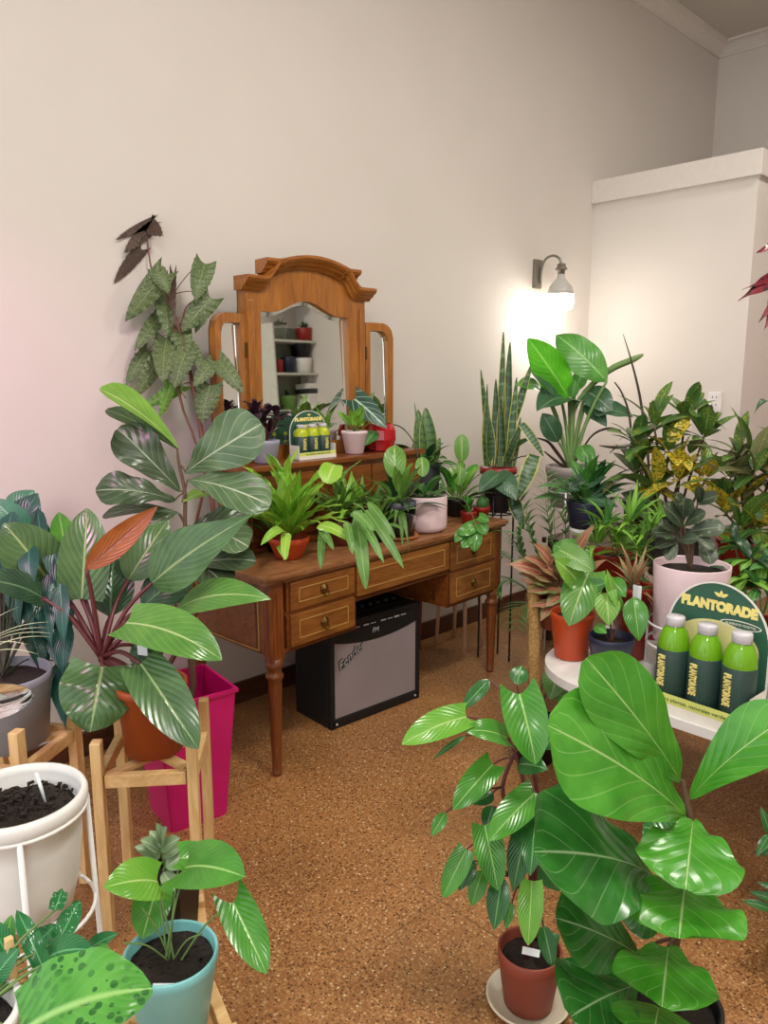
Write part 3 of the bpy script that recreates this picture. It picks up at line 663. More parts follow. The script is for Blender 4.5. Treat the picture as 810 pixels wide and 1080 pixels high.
# begonia on the floor by the wall
BB=V((1.32,2.72,0))
bg=thing('potted_begonia',BB,'tall angel-wing begonia with speckled leaves rising beside the mirror','potted plant')
pot(bg,'pot',M['black'],BB,.08,.11,.24)
sb=BM(); bd=2.98
S0=BB+V((0,0,.21))
tube(sb,[S0,A(224,600,3.0),A(214,470,bd),A(203,405,bd),A(190,350,bd),A(170,298,bd),A(160,285,bd),A(154,243,bd)],[.011,.01,.009,.008,.006,.004,.0035,.003],8,4)
tube(sb,[S0,A(214,520,3.0),A(206,466,bd),A(190,420,bd),A(184,345,bd)],[.008,.006,.005,.005,.003],8,4)
tube(sb,[A(190,350,bd),A(196,325,bd),A(208,315,bd)],[.004,.003,.002],6,4)
sps=[A(214,470,bd),A(203,405,bd),A(190,350,bd),A(170,298,bd),A(154,243,bd),A(196,420,bd),A(183,310,bd)]
for m,b_,t_,w in (
 ('bego_r',(153,236),(122,253),10),('bego_r',(155,236),(172,249),19),('bego_r',(154,243),(131,267),15),('bego_r',(145,264),(114,300),15),
 ('bego',(172,288),(132,339),26),('bego',(166,286),(178,310),20),('bego',(172,308),(176,355),24),('bego_r',(183,288),(185,344),8),('bego',(216,278),(206,318),26),
 ('bego',(222,314),(191,350),26),('bego',(168,335),(142,370),18),('bego',(186,342),(197,374),28),('bego',(176,356),(172,405),28),('bego',(155,370),(133,407),18),
 ('bego',(164,382),(141,420),20),('bego',(196,372),(184,410),24),('bego_b',(192,406),(150,430),17),('bego',(226,382),(204,408),20),('bego',(230,380),(257,415),21),('bego',(222,406),(213,447),28),
 ('bego',(205,345),(222,330),12),('bego_b',(180,405),(168,440),14),('bego',(200,365),(214,392),16)):
    P=A(*b_,bd); pleaf(bg,M[m],(*b_,bd-random.uniform(-.06,.06)),(*t_,bd-random.uniform(.02,.1)),w*.92,'ang',f=(.95,.2),roll=random.uniform(-.35,.35),lobe=.2,wave=.10,wf=15,cup=-.1,bend=.08,nu=26,nv=5,stem=min(sps,key=lambda p:(p-P).length),sr=.0016,stembm=sb)
stemfin(sb,bg,M['brnstem'])
# white pot in a wire stand
WC=A(18,838,1.45); wz=WC.z
ws=thing('wire_plant_stand',(WC.x,WC.y,0),'white wire plant stand holding the wide white pot of bare soil','plant stand')
pz=wz-.235
for i in range(4):
    a=math.radians(-18)+i*PI/2; e=V((math.cos(a),math.sin(a),0)); b=BM(); tube(b,[V((WC.x,WC.y,0))+e*.135,V((WC.x,WC.y,wz-.03))+e*.121],.0055,8); fin(b,'leg',M['wiremat'],ws)
for z,r in ((wz-.032,.1215),(pz-.012,.124)):
    b=BM(); tube(b,[V((WC.x+r*math.cos(t),WC.y+r*math.sin(t),z)) for t in [2*PI*i/40 for i in range(41)]],.004,8); fin(b,'ring',M['wiremat'],ws)
for s_ in (0,PI/2):
    b=BM(); e=V((math.cos(s_+.3),math.sin(s_+.3),0))*.124; tube(b,[V((WC.x,WC.y,pz-.006))-e,V((WC.x,WC.y,pz-.006))+e],.004,8); fin(b,'cross_wire',M['wiremat'],ws)
wp=thing('soil_pot',(WC.x,WC.y,pz),'wide white plastic pot filled with bare dark soil and one stick label','pot')
b=BM(); lathe(b,[(.07,0),(.085,.004),(.1,.06),(.110,.15),(.112,.205),(.122,.207),(.125,.215),(.125,.228),(.121,.236),(.114,.236),(.111,.22),(.108,.195),(.104,.19)],(WC.x,WC.y,pz),56); fin(b,'pot',M['white'],wp)
b=BM(); lathe(b,[(.0001,.2)]+[(.107*k/14,.2+.004*math.cos(k*.6)-(.006 if k>12 else 0)) for k in range(1,15)],(WC.x,WC.y,pz),60)
for v in b.verts: v.co.z+=random.uniform(-.006,.006)
for i in range(120):
    a=random.uniform(0,6.3); r=.1*math.sqrt(random.random()); box(b,(WC.x+r*math.cos(a),WC.y+r*math.sin(a),pz+.205),(random.uniform(.004,.012),random.uniform(.003,.008),.005),random.uniform(0,3))
fin(b,'soil',M['soil'],wp)
b=BM(); t0=G(48,846,pz+.205); t1=A(38,815,D(t0)+.0); tube(b,[t0,(t0+t1)/2,t1],[.002,.004,.004],4); fin(b,'plant_tag',M['tag'],wp)
# clear glass side table corner at the left edge
GT=A(-20,740,1.6)
gt=thing('glass_side_table',(GT.x,GT.y,0),'clear round glass tabletop at the left edge beside the grey pot','table')
b=BM(); lathe(b,[(.0001,-.008),(.096,-.008),(.1,-.004),(.096,0),(.0001,0)],GT,48); fin(b,'table_top',M['glass'],gt)
b=BM(); lathe(b,[(.09,0),(.09,.012),(.012,.02),(.012,GT.z-.02),(.05,GT.z-.0085)],(GT.x,GT.y,0),20); fin(b,'pedestal',M['wiremat'],gt)
sg=thing('spider_plant',(GT.x-.03,GT.y,GT.z),'thin pale grassy leaves reaching in from the left edge over the glass table','potted plant')
pot(sg,'pot',M['white'],(GT.x-.03,GT.y,GT.z+.001),.03,.042,.07)
gs=V((GT.x-.03,GT.y,GT.z+.07))
for t_ in ((52,656,1.6),(50,662,1.57),(54,668,1.55),(40,690,1.54),(55,672,1.65),(20,640,1.6),(30,680,1.5),(-30,640,1.6),(-40,700,1.5)):
    b=BM(); T=A(*t_); leafgeo(b,gs,T,.007,V((0,0,1)),'strap',bend=.16,nu=14,nv=1); fin(b,'leaf',M['spid'],sg,False)
# teal pot with heart leaves
TC=A(180,1003,1.33); tz=TC.z; tb=tz-.145
tp=thing('potted_anthurium',(TC.x,TC.y,tb),'heart-leaved young plant with long thin stalks in a teal pot','potted plant')
pot(tp,'pot',M['teal'],(TC.x,TC.y,tb),.058,.081,.145,lip=.004,liph=.016,soilz=.022)
b=BM()
for i in range(70):
    a=random.uniform(0,6.3); r=.068*math.sqrt(random.random()); box(b,(TC.x+r*math.cos(a),TC.y+r*math.sin(a),tz-.019),(random.uniform(.003,.009),random.uniform(.003,.007),.005),random.uniform(0,3))
fin(b,'bark_chips',M['soil'],tp)
sb=BM(); st=V((TC.x,TC.y,tz-.024))
for m,b_,t_,w,k in (
 ('pgr',(196,915,1.36),(258,925,1.28),52,dict(f=(.7,.6),lobe=.2,bend=.1,cup=.1)),
 ('pgr',(246,952,1.33),(281,1027,1.26),40,dict(f=(.9,.3),lobe=.25,cup=.25,bend=.04)),
 ('pgr_b',(166,930,1.36),(110,936,1.28),44,dict(f=(.8,.5),lobe=.16,cup=.12,bend=.12)),
 ('pgr',(166,934,1.38),(150,990,1.34),40,dict(f=(.9,.2),lobe=.1,cup=.15)),
 ('pgr',(190,905,1.42),(228,915,1.44),30,dict(f=(.4,.8),lobe=.2,bend=.12))):
    pleaf(tp,M[m],b_,t_,w,'heart',nu=14,nv=4,stem=st+V((random.uniform(-.012,.012),random.uniform(-.012,.012),0)),sr=.0018,stembm=sb,**k)
for q in ((150,958,1.3),(213,985,1.3),(130,995,1.28)): tube(sb,[st,(st+A(*q))/2+V((0,0,.015)),A(*q)],.0015,6,4)
stemfin(sb,tp,M['green_st'])
b=BM(); t=A(173,1043,1.265); box(b,(0,0,0),(.038,.0015,.016)); bmesh.ops.rotate(b,verts=b.verts[:],cent=(0,0,0),matrix=Matrix.Rotation(-.6,3,'X')); bmesh.ops.rotate(b,verts=b.verts[:],cent=(0,0,0),matrix=Matrix.Rotation(YAW-PI/2,3,'Z')); bmesh.ops.translate(b,vec=t,verts=b.verts[:]); fin(b,'plant_tag',M['tag'],tp)
ts,_=stand('pine plant stand under the teal pot',[(TC.x+a,TC.y+c_,) for a,c_ in ((.055,-.10),(.10,.06),(-.055,.10),(-.10,-.06))],tb-.001,tb+.02,'pine plant stands',.03)
# black nursery pot with silvery succulent on a low stool
KP=G(182,978,.30); kz=.30
sl,_=stand('small pine plant stand under the black nursery pot',[(KP.x+a,KP.y+c_) for a,c_ in ((.03,-.085),(.085,.03),(-.03,.085),(-.085,-.03))],kz-.001,kz+.012,'pine plant stands',.028)
kp=thing('potted_kalanchoe',(KP.x,KP.y,kz),'silvery green succulent in a black square nursery pot behind the teal pot','potted plant')
kw=.105; b=BM(); sqpot(b,(KP.x,KP.y,kz),.085,kw,.13,math.radians(30),.003,.01,.02); fin(b,'pot',M['black'],kp)
b=BM(); box(b,(KP.x,KP.y,kz+.108),(.088,.088,.008),math.radians(30)); fin(b,'soil',M['soil'],kp)
kc=V((KP.x,KP.y,kz+.112)); sb=BM(); kt=A(170,893,D(kc)-.02); tube(sb,[kc,(kc+kt)/2,kt],[.006,.005,.004],8)
for i,(b_,t_,w) in enumerate((((168,898),(148,886),13),((170,898),(190,884),12),((170,895),(158,876),11),((171,893),(176,872),11),((168,905),(142,893),12),((173,905),(192,893),10),((170,890),(165,868),10),((168,910),(145,925),22),((175,915),(200,900),22),((172,920),(185,940),16),((166,912),(150,905),14))):
    dd=D(kc)-.03; pleaf(kp,M['silv'],(*b_,dd),(*t_,dd-.03+.02*(i%3)),w,'el',f=(.6,.7),cup=.3,stem=kt if i<7 else (kc+kt)/2,sr=.002,stembm=sb)
stemfin(sb,kp,M['green_st'])
b=BM(); t=A(171,956,D(kc)-.075); box(b,(0,0,0),(.018,.001,.01)); bmesh.ops.rotate(b,verts=b.verts[:],cent=(0,0,0),matrix=Matrix.Rotation(math.radians(30)-PI/2,3,'Z')); bmesh.ops.translate(b,vec=t,verts=b.verts[:]); fin(b,'price_sticker',M['card_y'],kp)
# marbled plant, bottom left
vp0=A(-30,1130,1.02)
vp=thing('potted_pothos',vp0,'marbled green trailing plant with one broad blotched leaf at the bottom left corner','potted plant')
pot(vp,'pot',M['white'],vp0+V((0,0,-.02)),.05,.07,.11)
vst=V((vp0.x,vp0.y,vp0.z+.075)); sb=BM()
for m,b_,t_,w,k in (
 ('var',(20,1090,.98),(161,1043,1.0),98,dict(f=(.45,.9),lobe=.1,cup=.08,bend=.12,wave=.03)),
 ('var_d',(48,1012,1.12),(98,1002,1.1),30,dict(f=(.6,.7),lobe=.15,bend=.14)),
 ('var_d',(62,992,1.15),(84,950,1.2),22,dict(f=(.9,.2),wave=.12)),
 ('var_d',(58,960,1.16),(66,938,1.2),16,dict(f=(.9,.2),wave=.12)),
 ('var_d',(45,1020,1.1),(18,960,1.15),20,dict(f=(.8,.4),wave=.1)),
 ('var_d',(90,1005,1.14),(124,985,1.12),16,dict(f=(.7,.5))),
 ('var',(100,1000,1.12),(118,1012,1.08),14,dict(f=(.7,.5))),
 ('var_d',(50,1030,1.08),(100,1018,1.06),24,dict(f=(.5,.8),bend=.1)),
 ('var_d',(10,1015,1.12),(-10,970,1.12),26,dict(f=(.8,.4))),
 ('var_d',(30,1005,1.15),(60,975,1.16),22,dict(f=(.8,.4),wave=.1)),
 ('var_d',(-5,1030,1.05),(20,1000,1.05),24,dict(f=(.8,.4))),
 ('var',(5,1000,1.13),(12,965,1.15),16,dict(f=(.8,.4)))):
    pleaf(vp,M[m],b_,t_,w,'heart',nu=14,nv=4,stem=vst,sr=.002,stembm=sb,**k)
stemfin(sb,vp,M['green_st'])
b=BM(); p0=A(14,1045,1.06); p1=A(10,995,1.06); box(b,(0,0,0),(.010,.010,.09)); bmesh.ops.translate(b,vec=(p0+p1)/2,verts=b.verts[:]); fin(b,'stake',M['pine'],vp)
vb=thing('side_stool',(vp0.x,vp0.y,0),'pine stool under the marbled plant at the bottom left corner','stool'); zt=vp0.z-.021
b=BM(); box(b,(vp0.x,vp0.y,zt-.012),(.2,.2,.024),.7,bev=.004); fin(b,'seat',M['pine_h'],vb)
for i in range(4):
    a=.7+PI/4+i*PI/2; b=BM(); box(b,(vp0.x+.115*math.cos(a),vp0.y+.115*math.sin(a),(zt-.024)/2),(.028,.028,zt-.024),.7); fin(b,'leg',M['pine'],vb)
# ================================================================ ON THE DRESSING TABLE
T0=ZT+.001; R0=RZ+.001
def onrz(px,py): return G(px,py,R0)
def sized(P,wpx): return wpx*D(P)/FPX
# purple succulent
P=DK(.335,.40,R0)
ae=thing('potted_aeonium',P,'dark purple rosette succulent in a lavender-grey pot in front of the mirror','potted plant')
pot(ae,'pot',M['lav'],P,.046,.06,.095,lip=.003,liph=.014)
hc=A(281,447,D(P)); sb=BM(); tube(sb,[P+V((0,0,.07)),hc],.008,8)
rd=random.Random(3)
for q in range(8):
    o_=V((rd.uniform(-.075,.075),rd.uniform(-.055,.03),rd.uniform(-.05,.06))); c_=hc+o_; tube(sb,[P+V((0,0,.08)),c_],.004,6)
    rosette(ae,M['aeon'],c_,12,(.05,.075),.034,(-20,75),'obo',seed=q,nu=6,nv=2,cup=.3)
stemfin(sb,ae,M['redstem'])
# bird's nest fern
P=G(305,588,T0)
nf=thing('potted_birds_nest_fern',P,'bright green strap-leaved fern in a terracotta bowl at the front corner of the dressing table','potted plant')
pot(nf,'pot',M['terra2'],P,.052,.08,.085,lip=.006)
rosette(nf,[M['nest'],M['nest_b'],M['nest']],P+V((0,0,.075)),64,(.2,.35),.046,(15,82),'strap',bend=.14,seed=11,wave=.12,wf=9,nu=12,nv=2,pet=.04)
for b_,t_,w,m in (((296,575,2.62),(302,590,2.58),12,'nest_b'),((300,560,2.62),(275,575,2.5),10,'nest'),((335,555,2.66),(372,572,2.6),12,'nest_b'),((345,510,2.8),(354,490,2.9),24,'nest_b')):
    pleaf(nf,M[m],b_,t_,w,'strap',bend=.2,nu=10,nv=2)
pleaf(nf,M['nest_b'],(302,562,2.63),(300,591,2.52),11,'strap',bend=.12,nu=10,nv=2,f=(1,.2))
# staghorn-like plant in brown pot
P=G(360,573,T0)
sg2=thing('potted_staghorn_fern',P,'dark green drooping strap-leaved plant in a brown pot hanging over the table edge','potted plant')
pot(sg2,'pot',M['brownpot'],P,.06,.075,.10,lip=.005)
pcn=P+V((0,0,.10)); rosette(sg2,[M['stag'],M['nest'],M['stag']],pcn,40,(.16,.27),.03,(0,75),'strap',bend=.2,seed=4,wave=.12,wf=8,nu=12,nv=2)
for b_,t_,w in (((376,545,2.62),(386,622,2.52),16),((378,545,2.62),(405,594,2.5),10),((386,538,2.66),(426,600,2.55),11),((338,558,2.66),(352,580,2.55),9),((365,550,2.6),(372,585,2.5),9),((372,540,2.6),(395,560,2.5),12),((388,530,2.7),(418,570,2.62),9),((340,560,2.68),(338,600,2.58),9)):
    pleaf(sg2,M['stag'],b_,t_,w,'strap',bend=.1,nu=12,nv=2,wave=.1,wf=8,f=(.8,.4),stem=None)
# low plants behind the fern on the table, against the riser
def smallplant(name,label,px,py,mats,rb,rt,h,potm,n,L,w,elev,shape='ov',z=T0,seed=0,pet=.4,stem='green_st',cat='potted plant',lip=.004,grp=None,up=0,**k):
    P=G(px,py,z) if not isinstance(px,Vector) else px
    t=thing(name,P,label,cat,grp); pot(t,'pot',M[potm],P,rb,rt,h,lip=lip,liph=.012,soilz=.012)
    sb=BM(); c_=P+V((0,0,h-.012))
    if up: tube(sb,[c_,c_+V((0,0,up))],.003,6); c_=c_+V((0,0,up))
    rosette(t,[M[x] for x in mats],c_,n,L,w,elev,shape,seed=seed,pet=pet,stembm=sb,nu=8,nv=2,**k); stemfin(sb,t,M[stem]); return t,P
smallplant('potted_philodendron','low mid-green leafy plant behind the fern beside the lavender-grey pot',DK(.30,.30,T0),0,['bush_d','pgr'],.04,.05,.08,'black',14,(.1,.15),.075,(15,65),seed=2)
smallplant('potted_fern','small bushy green plant behind the brown pot and under the white pot of the riser',DK(.78,.27,T0),0,['nest','bush'],.045,.055,.09,'black',20,(.1,.16),.04,(15,75),'lan',seed=3)
smallplant('potted_coleus','low purple and green plant in a black pot between brown pot and glass jar',DK(.70,.13,T0),0,['rub','redl','stag','bush'],.04,.05,.08,'black',26,(.08,.15),.04,(0,75),seed=23)
smallplant('potted_pothos','heart-leaved green plant in a black pot just behind the pinkish-white ceramic pot',DK(1.06,.27,T0),0,['pgr','bush_d','pep'],.045,.055,.085,'black',22,(.08,.16),.06,(5,75),'heart',seed=29)
# small bottle display on the riser
def display(root,O,X,Yd,w,h,scale,mats):
    """card display: O = lower left front corner, X = along its width, Yd = to its back"""
    X=V(X).normalized(); Yd=V(Yd).normalized(); Z=V((0,0,1))
    fr_=lambda p:V(O)+X*p.x+Yd*p.y+Z*p.z
    dp=.115*scale; s=scale
    arch=[(0,0),(w,0)]+[(w/2+w/2*math.cos(PI*i/30),h*.56+h*.44*math.sin(PI*i/30)) for i in range(31)]
    b=BM(); prism(b,arch,dp,dp+.004,fr_); bb=fin(b,'back_card',M['card_g'],root)
    # pale border
    inn=[(.006*s+x*(w-.012*s)/w,.004*s+z*(h-.009*s)/h) for x,z in arch]
    b=BM(); 
    n=len(arch); q=[[b.verts.new(fr_(V((x,y,z)))) for x,z in P_] for P_ in (arch,inn) for y in (dp-.002,dp)]
    for k in range(n):
        j=(k+1)%n
        for a_,c_ in ((0,2),(1,3),(0,1),(2,3)): b.faces.new((q[a_][k],q[a_][j],q[c_][j],q[c_][k]))
    fin(b,'card_border',M['card_w'],bb)
    # pale inner arch behind the bottles
    b=BM(); prism(b,[(w*.1,.06*h),(w*.9,.06*h)]+[(w/2+w*.4*math.cos(PI*i/24),h*.52+h*.19*math.sin(PI*i/24)) for i in range(25)],dp-.0016,dp-.0004,fr_); fin(b,'inner_arch',M['card_c'],bb)
    # tray
    b=BM(); prism(b,[(0,0),(w,0),(w,.075*h),(0,.075*h)],0,.003,fr_); prism(b,[(0,0),(.003,0),(.003,.3*h),(0,.1*h)],0.003,dp,fr_); prism(b,[(w-.003,0),(w,0),(w,.3*h),(w-.003,.1*h)],.003,dp,fr_); prism(b,[(0,0),(w,0),(w,.004),(0,.004)],.003,dp,fr_); fin(b,'tray',M['card_w'],root)
    b=BM(); prism(b,[(.002,.075*h),(w-.002,.075*h),(w-.002,.15*h),(.002,.15*h)],0,.002,fr_); fs=fin(b,'front_strip',M['card_y'],root)
    fm=lambda x,z,y=0:frame(fr_(V((x,y-.0012,z))),X,Z)
    textobj('lettering','PLANTORADE',.088*h*1.1,fm(w*.5,h*.815,dp-.001),M['ink'],bb,.0008*s,0,w*.70/(h*.6),.003*s)
    # leaf sprig over the lettering
    b=BM(); c_=fr_(V((w*.52,dp-.003,h*.895)))
    for a in (.5,-.5,0): 
        dd=X*math.sin(a*2.2)+Z*math.cos(a*2.2); leafgeo(b,c_,c_+dd*(.06*h if a else .05*h),.026*h,-Yd,'ov',bend=0,cup=0)
    fin(b,'sprig_mark',M['ink'],bb)
    b=BM(); c2=(w*.72,h*.715)
    o_=[(c2[0]+.19*w*math.cos(2*PI*i/32),c2[1]+.032*h*math.sin(2*PI*i/32)) for i in range(32)]; i_=[(c2[0]+.178*w*math.cos(2*PI*i/32),c2[1]+.025*h*math.sin(2*PI*i/32)) for i in range(32)]
    q=[b.verts.new(fr_(V((x,dp-.003,z)))) for x,z in o_]; q2=[b.verts.new(fr_(V((x,dp-.003,z)))) for x,z in i_]
    for k in range(32): j=(k+1)%32; b.faces.new((q[k],q[j],q2[j],q2[k]))
    fin(b,'oval_mark',M['ink_w'],bb)
    textobj('lettering','ALIMENTO VEGETAL',.024*h,fm(c2[0],c2[1],dp-.003),M['ink_w'],bb,.0004,0,1.0)
    textobj('lettering','para plantas, naturales verdes',.04*h,fm(w*.5,.112*h),M['ink_g'],fs,.0004,0,w/(h*.72))
    return fr_
def bottle(label,c,r,h,mat,X,Yd,group):
    """squat feed bottle standing at c with a wrapped label whose writing faces -Yd"""
    t=thing('plant_food_bottle',c,label,'bottle',group); c=V(c)
    b=BM(); lathe(b,[(r*.9,0),(r,.006),(r,h*.66),(r*.98,h*.7),(r*.9,h*.77),(r*.75,h*.83),(r*.58,h*.875),(r*.52,h*.885),(r*.52,h*.9),(.0001,h*.9)],c,36); fin(b,'body',M[mat],t)
    b=BM(); lathe(b,[(r*.56,h*.885),(r*.6,h*.89),(r*.6,h*.97),(r*.55,h*.985),(.0001,h*.985)],c,28); fin(b,'cap',M['capw'],t)
    b=BM(); lathe(b,[(r+.0002,.02*h),(r+.001,.025*h),(r+.001,.64*h),(r+.0002,.645*h)],c,40)
    lb=fin(b,'label',M['label'],t)
    f_=-V(Yd).normalized(); X=V(X).normalized()
    textobj('lettering','PLANTORADE',r*.62,frame(c+f_*(r+.0015)-X*r*.24+V((0,0,h*.42)),(0,0,-1),X),M['ink'],lb,.004*r/.046,0,h*.5/(r*.62*9.6),.0008*r/.04)
    b=BM()
    for sx_ in (.12,.3,.45):
        ang_=sx_*1.2; q=c+f_*((r+.0015)*math.cos(ang_))+X*((r+.0015)*math.sin(ang_))+V((0,0,h*.34)); box(b,q,(.0012,.0012,h*(.5 if sx_<.2 else .36)))
    fin(b,'label_lines',M['card_g'] if r>.03 else M['ink_g'],lb); return t
P0=DK(.485,.36,R0); P1=DK(.70,.36,R0); X_=(P1-P0); X_.z=0; w_=X_.length; X_.normalize(); Y_=V((-X_.y,X_.x,0))
ds=thing('bottle_display',(P0+P1)/2,'small yellow and green card display of bottles in front of the mirror','display stand','bottle displays')
display(ds,P0+V((0,0,.0)),X_,Y_,w_,.205,.55,None)
r_=w_/7
for i,nm in enumerate(('left','middle','right')):
    bottle('yellow plant food bottle on the %s of the small display by the mirror'%nm,P0+X_*(w_*(.2+.3*i))+Y_*(.008+r_)+V((0,0,.0045)),r_,.145,'botty',X_,Y_,'bottles in the small display')
# white pot with seedling, red glass with dark leaf
P=DK(.855,.40,R0)
smallplant('potted_seedling','small green seedling in a white flower pot on the mirror riser',P,0,['bush','nest'],.042,.061,.105,'pinkwhite',9,(.07,.11),.05,(10,70),seed=9,lip=.006,up=.01)
b=BM()
tg=bpy.data.objects
P=DK(1.04,.41,R0)
rv=thing('red_glass_vase',P,'faceted red glass pot with a white-veined dark shield leaf beside the mirror','potted plant')
b=BM(); lathe(b,[(.046,0),(.063,.004),(.078,.055),(.076,.1),(.063,.128),(.057,.128),(.066,.1),(.069,.055),(.052,.014),(.0001,.014)],P,12)
for f_ in b.faces: f_.smooth=False
fin(b,'vase',M['redglass'],rv)
b=BM(); lathe(b,[(.0001,.09),(.055,.09)],P,20); fin(b,'soil',M['soil'],rv)
sb=BM(); vt=P+V((0,0,.09)); dd=D(P)
pleaf(rv,M['alo'],(374,421,dd-.1),(408,452,dd-.16),23,'ang',f=(.8,.3),lobe=.2,nu=14,nv=4,stem=vt,stembm=sb,sr=.002)
q=[vt,A(412,448,dd-.02),A(425,452,dd-.05),A(437,468,dd-.12),A(442,490,dd-.16)]; tube(sb,q,.003,6,5)
pleaf(rv,M['bush_d'],(396,455,dd-.1),(385,470,dd-.15),14,'ov',stem=vt,stembm=sb)
stemfin(sb,rv,M['dkstem'])
# glass jar with plant on saucer
P=DK(.83,.10,T0); dd=D(P)
jr=thing('glass_jar_planter',P,'glass jar holding a small grey pot with green plant on a terracotta saucer','potted plant')
b=BM(); lathe(b,[(.065,0),(.08,.004),(.086,.016),(.08,.016),(.072,.009),(.0001,.009)],P,32); fin(b,'saucer',M['saucer'],jr)
b=BM(); lathe(b,[(.058,.010),(.068,.016),(.072,.1),(.072,.135),(.069,.135),(.069,.1),(.065,.02),(.0001,.014)],P,32); fin(b,'jar',M['glass'],jr)
b=BM(); lathe(b,[(.04,.016),(.055,.022),(.06,.128),(.075,.137),(.075,.165),(.069,.165),(.066,.15),(.0001,.148)],P,28); fin(b,'pot',M['dgrey'],jr)
sb=BM(); pc_=P+V((0,0,.15)); rosette(jr,[M['bush'],M['pep'],M['phil_d']],pc_,46,(.07,.17),.04,(-10,80),'ov',seed=6,pet=.45,stembm=sb,nu=8,nv=2)
pleaf(jr,M['pep'],(417,505,dd-.06),(416,470,dd-.02),24,'rnd',f=(1,.2),stem=pc_,stembm=sb,sr=.0015)
pleaf(jr,M['pep'],(445,482,dd),(446,503,dd-.03),15,'rnd',f=(1,.2),stem=pc_,stembm=sb,sr=.0015)
for t_ in ((410,545,dd-.1),(402,550,dd),(425,590,dd-.12),(432,585,dd-.12),(415,560,dd-.12)): pleaf(jr,M['stag'],pc_,t_,5,'lan',bend=.25)
stemfin(sb,jr,M['green_st'])
# pinkish white pot
P=DK(1.035,.125,T0)
pk=thing('potted_trailing_plant',P,'rounded pinkish-white ceramic pot with a few green leaves and a trailing vine on the table','potted plant')
pot(pk,'pot',M['pinkwhite'],P,.07,.103,.165,lip=0,liph=0,th=.006,soilz=.018,round_=.3)
sb=BM(); c_=P+V((0,0,.152)); rosette(pk,[M['pgr_d'],M['bush_d']],c_,12,(.06,.11),.055,(5,50),'heart',seed=8,pet=.5,stembm=sb,lobe=.15,nu=8,nv=2)
dd=D(P); q=[c_,A(486,525,dd-.03),A(500,548,dd-.02),A(505,562,dd-.04),A(498,575,dd-.06)]; tube(sb,q,.0015,6,4)
for b_,t_,w in (((500,555),(484,564),14),((502,560),(500,582),15),((506,552),(513,564),13),((496,568),(487,578),12),((505,545),(516,550),10),((488,560),(480,572),10)): pleaf(pk,M['pgr'],(*b_,dd-.05),(*t_,dd-.07),w,'heart',lobe=.15,f=(.9,.3),stem=q[2],stembm=sb,sr=.001)
stemfin(sb,pk,M['green_st'])
# dark grey pot with small snake plant
P=DK(1.35,.39,T0+.13); up_=thing('upturned_pot',DK(1.35,.39,T0),'black upturned pot under the dark grey pot of the short snake plant','pot')
b=BM(); lathe(b,[(.072,0),(.072,.012),(.066,.014),(.055,.125),(.052,.128),(.0001,.128)],DK(1.35,.39,T0),28); fin(b,'shell',M['black'],up_)
dd=D(P)
sn=thing('potted_dwarf_snake_plant',P,'short banded snake plant with trailing leaves in a dark grey pot on the table','potted plant')
pot(sn,'pot',M['dgrey'],P,.074,.088,.135,lip=0,liph=0); c_=P+V((0,0,.125)); sb=BM()
for b_,t_,w in (((445,490),(441,432),15),((453,488),(449,430),19),((456,490),(464,462),10),((446,490),(437,425),4),((442,490),(436,468),10)): pleaf(sn,M['sans_g'],(*b_,dd),(*t_,dd-.01),w,'sans',f=(1,.1),cup=.3,nu=14)
rosette(sn,[M['bush_d'],M['phil_d']],c_,22,(.09,.15),.055,(-15,45),'ov',seed=5,pet=.5,stembm=sb,nu=8,nv=2)
stemfin(sb,sn,M['green_st'])
# small pots at the right end
P=G(508,549,T0); dd=D(P)
cc=thing('potted_cactus',P,'small round cactus in a red plastic pot at the right end of the table','potted plant','little pots at the table end')
pot(cc,'pot',M['redpot'],P,.03,.042,.07)
b=BM(); rg=[]; 
for i in range(13):
    t_=i/12; rg.append((max(.0001,.028*math.sin(PI*(.12+.88*t_))),.052+.075*t_))
lathe(b,rg,P,32)
for v in b.verts:
    o_=v.co-P; a=math.atan2(o_.y,o_.x); s_=1+.08*math.cos(a*10); v.co.x=P.x+o_.x*s_; v.co.y=P.y+o_.y*s_
fin(b,'cactus_body',M['bush_d'],cc)
b=BM()
for i in range(80):
    a=2*PI*(i%10)/10; t_=.15+.1*(i//10); r=.029*math.sin(PI*(.12+.88*t_))*1.06; q=P+V((r*math.cos(a),r*math.sin(a),.052+.075*t_)); tube(b,[q,q+V((math.cos(a),math.sin(a),.4))*.006],.0005,3)
fin(b,'spines',M['cream'],cc)
P=G(494,552,T0)
t,P=smallplant('potted_paddle_plant','small paddle-leaved plant in a dark red pot next to the cactus',P,0,['bush_d','pgr'],.03,.04,.06,'redpot',9,(.05,.09),.04,(35,85),'obo',seed=3,pet=.2,grp='little pots at the table end')
P=DK(1.43,.24,T0)
t,P=smallplant('potted_peperomia','round-leaved plant with one tall round leaf between the dark grey pot and the cactus',P,0,['pgr','bush','bush_d'],.05,.06,.09,'black',24,(.1,.17),.06,(5,75),'rnd',seed=13,pet=.5)
dd=D(P); sb=BM(); pleaf(t,M['pep'],(487,487,dd),(487,458,dd),16,'rnd',f=(1,.2),stem=P+V((0,0,.08)),stembm=sb,sr=.002); pleaf(t,M['pep'],(484,512,dd-.05),(486,492,dd-.05),13,'rnd',f=(1,.2),stem=P+V((0,0,.08)),stembm=sb,sr=.002); stemfin(sb,t,M['green_st'])
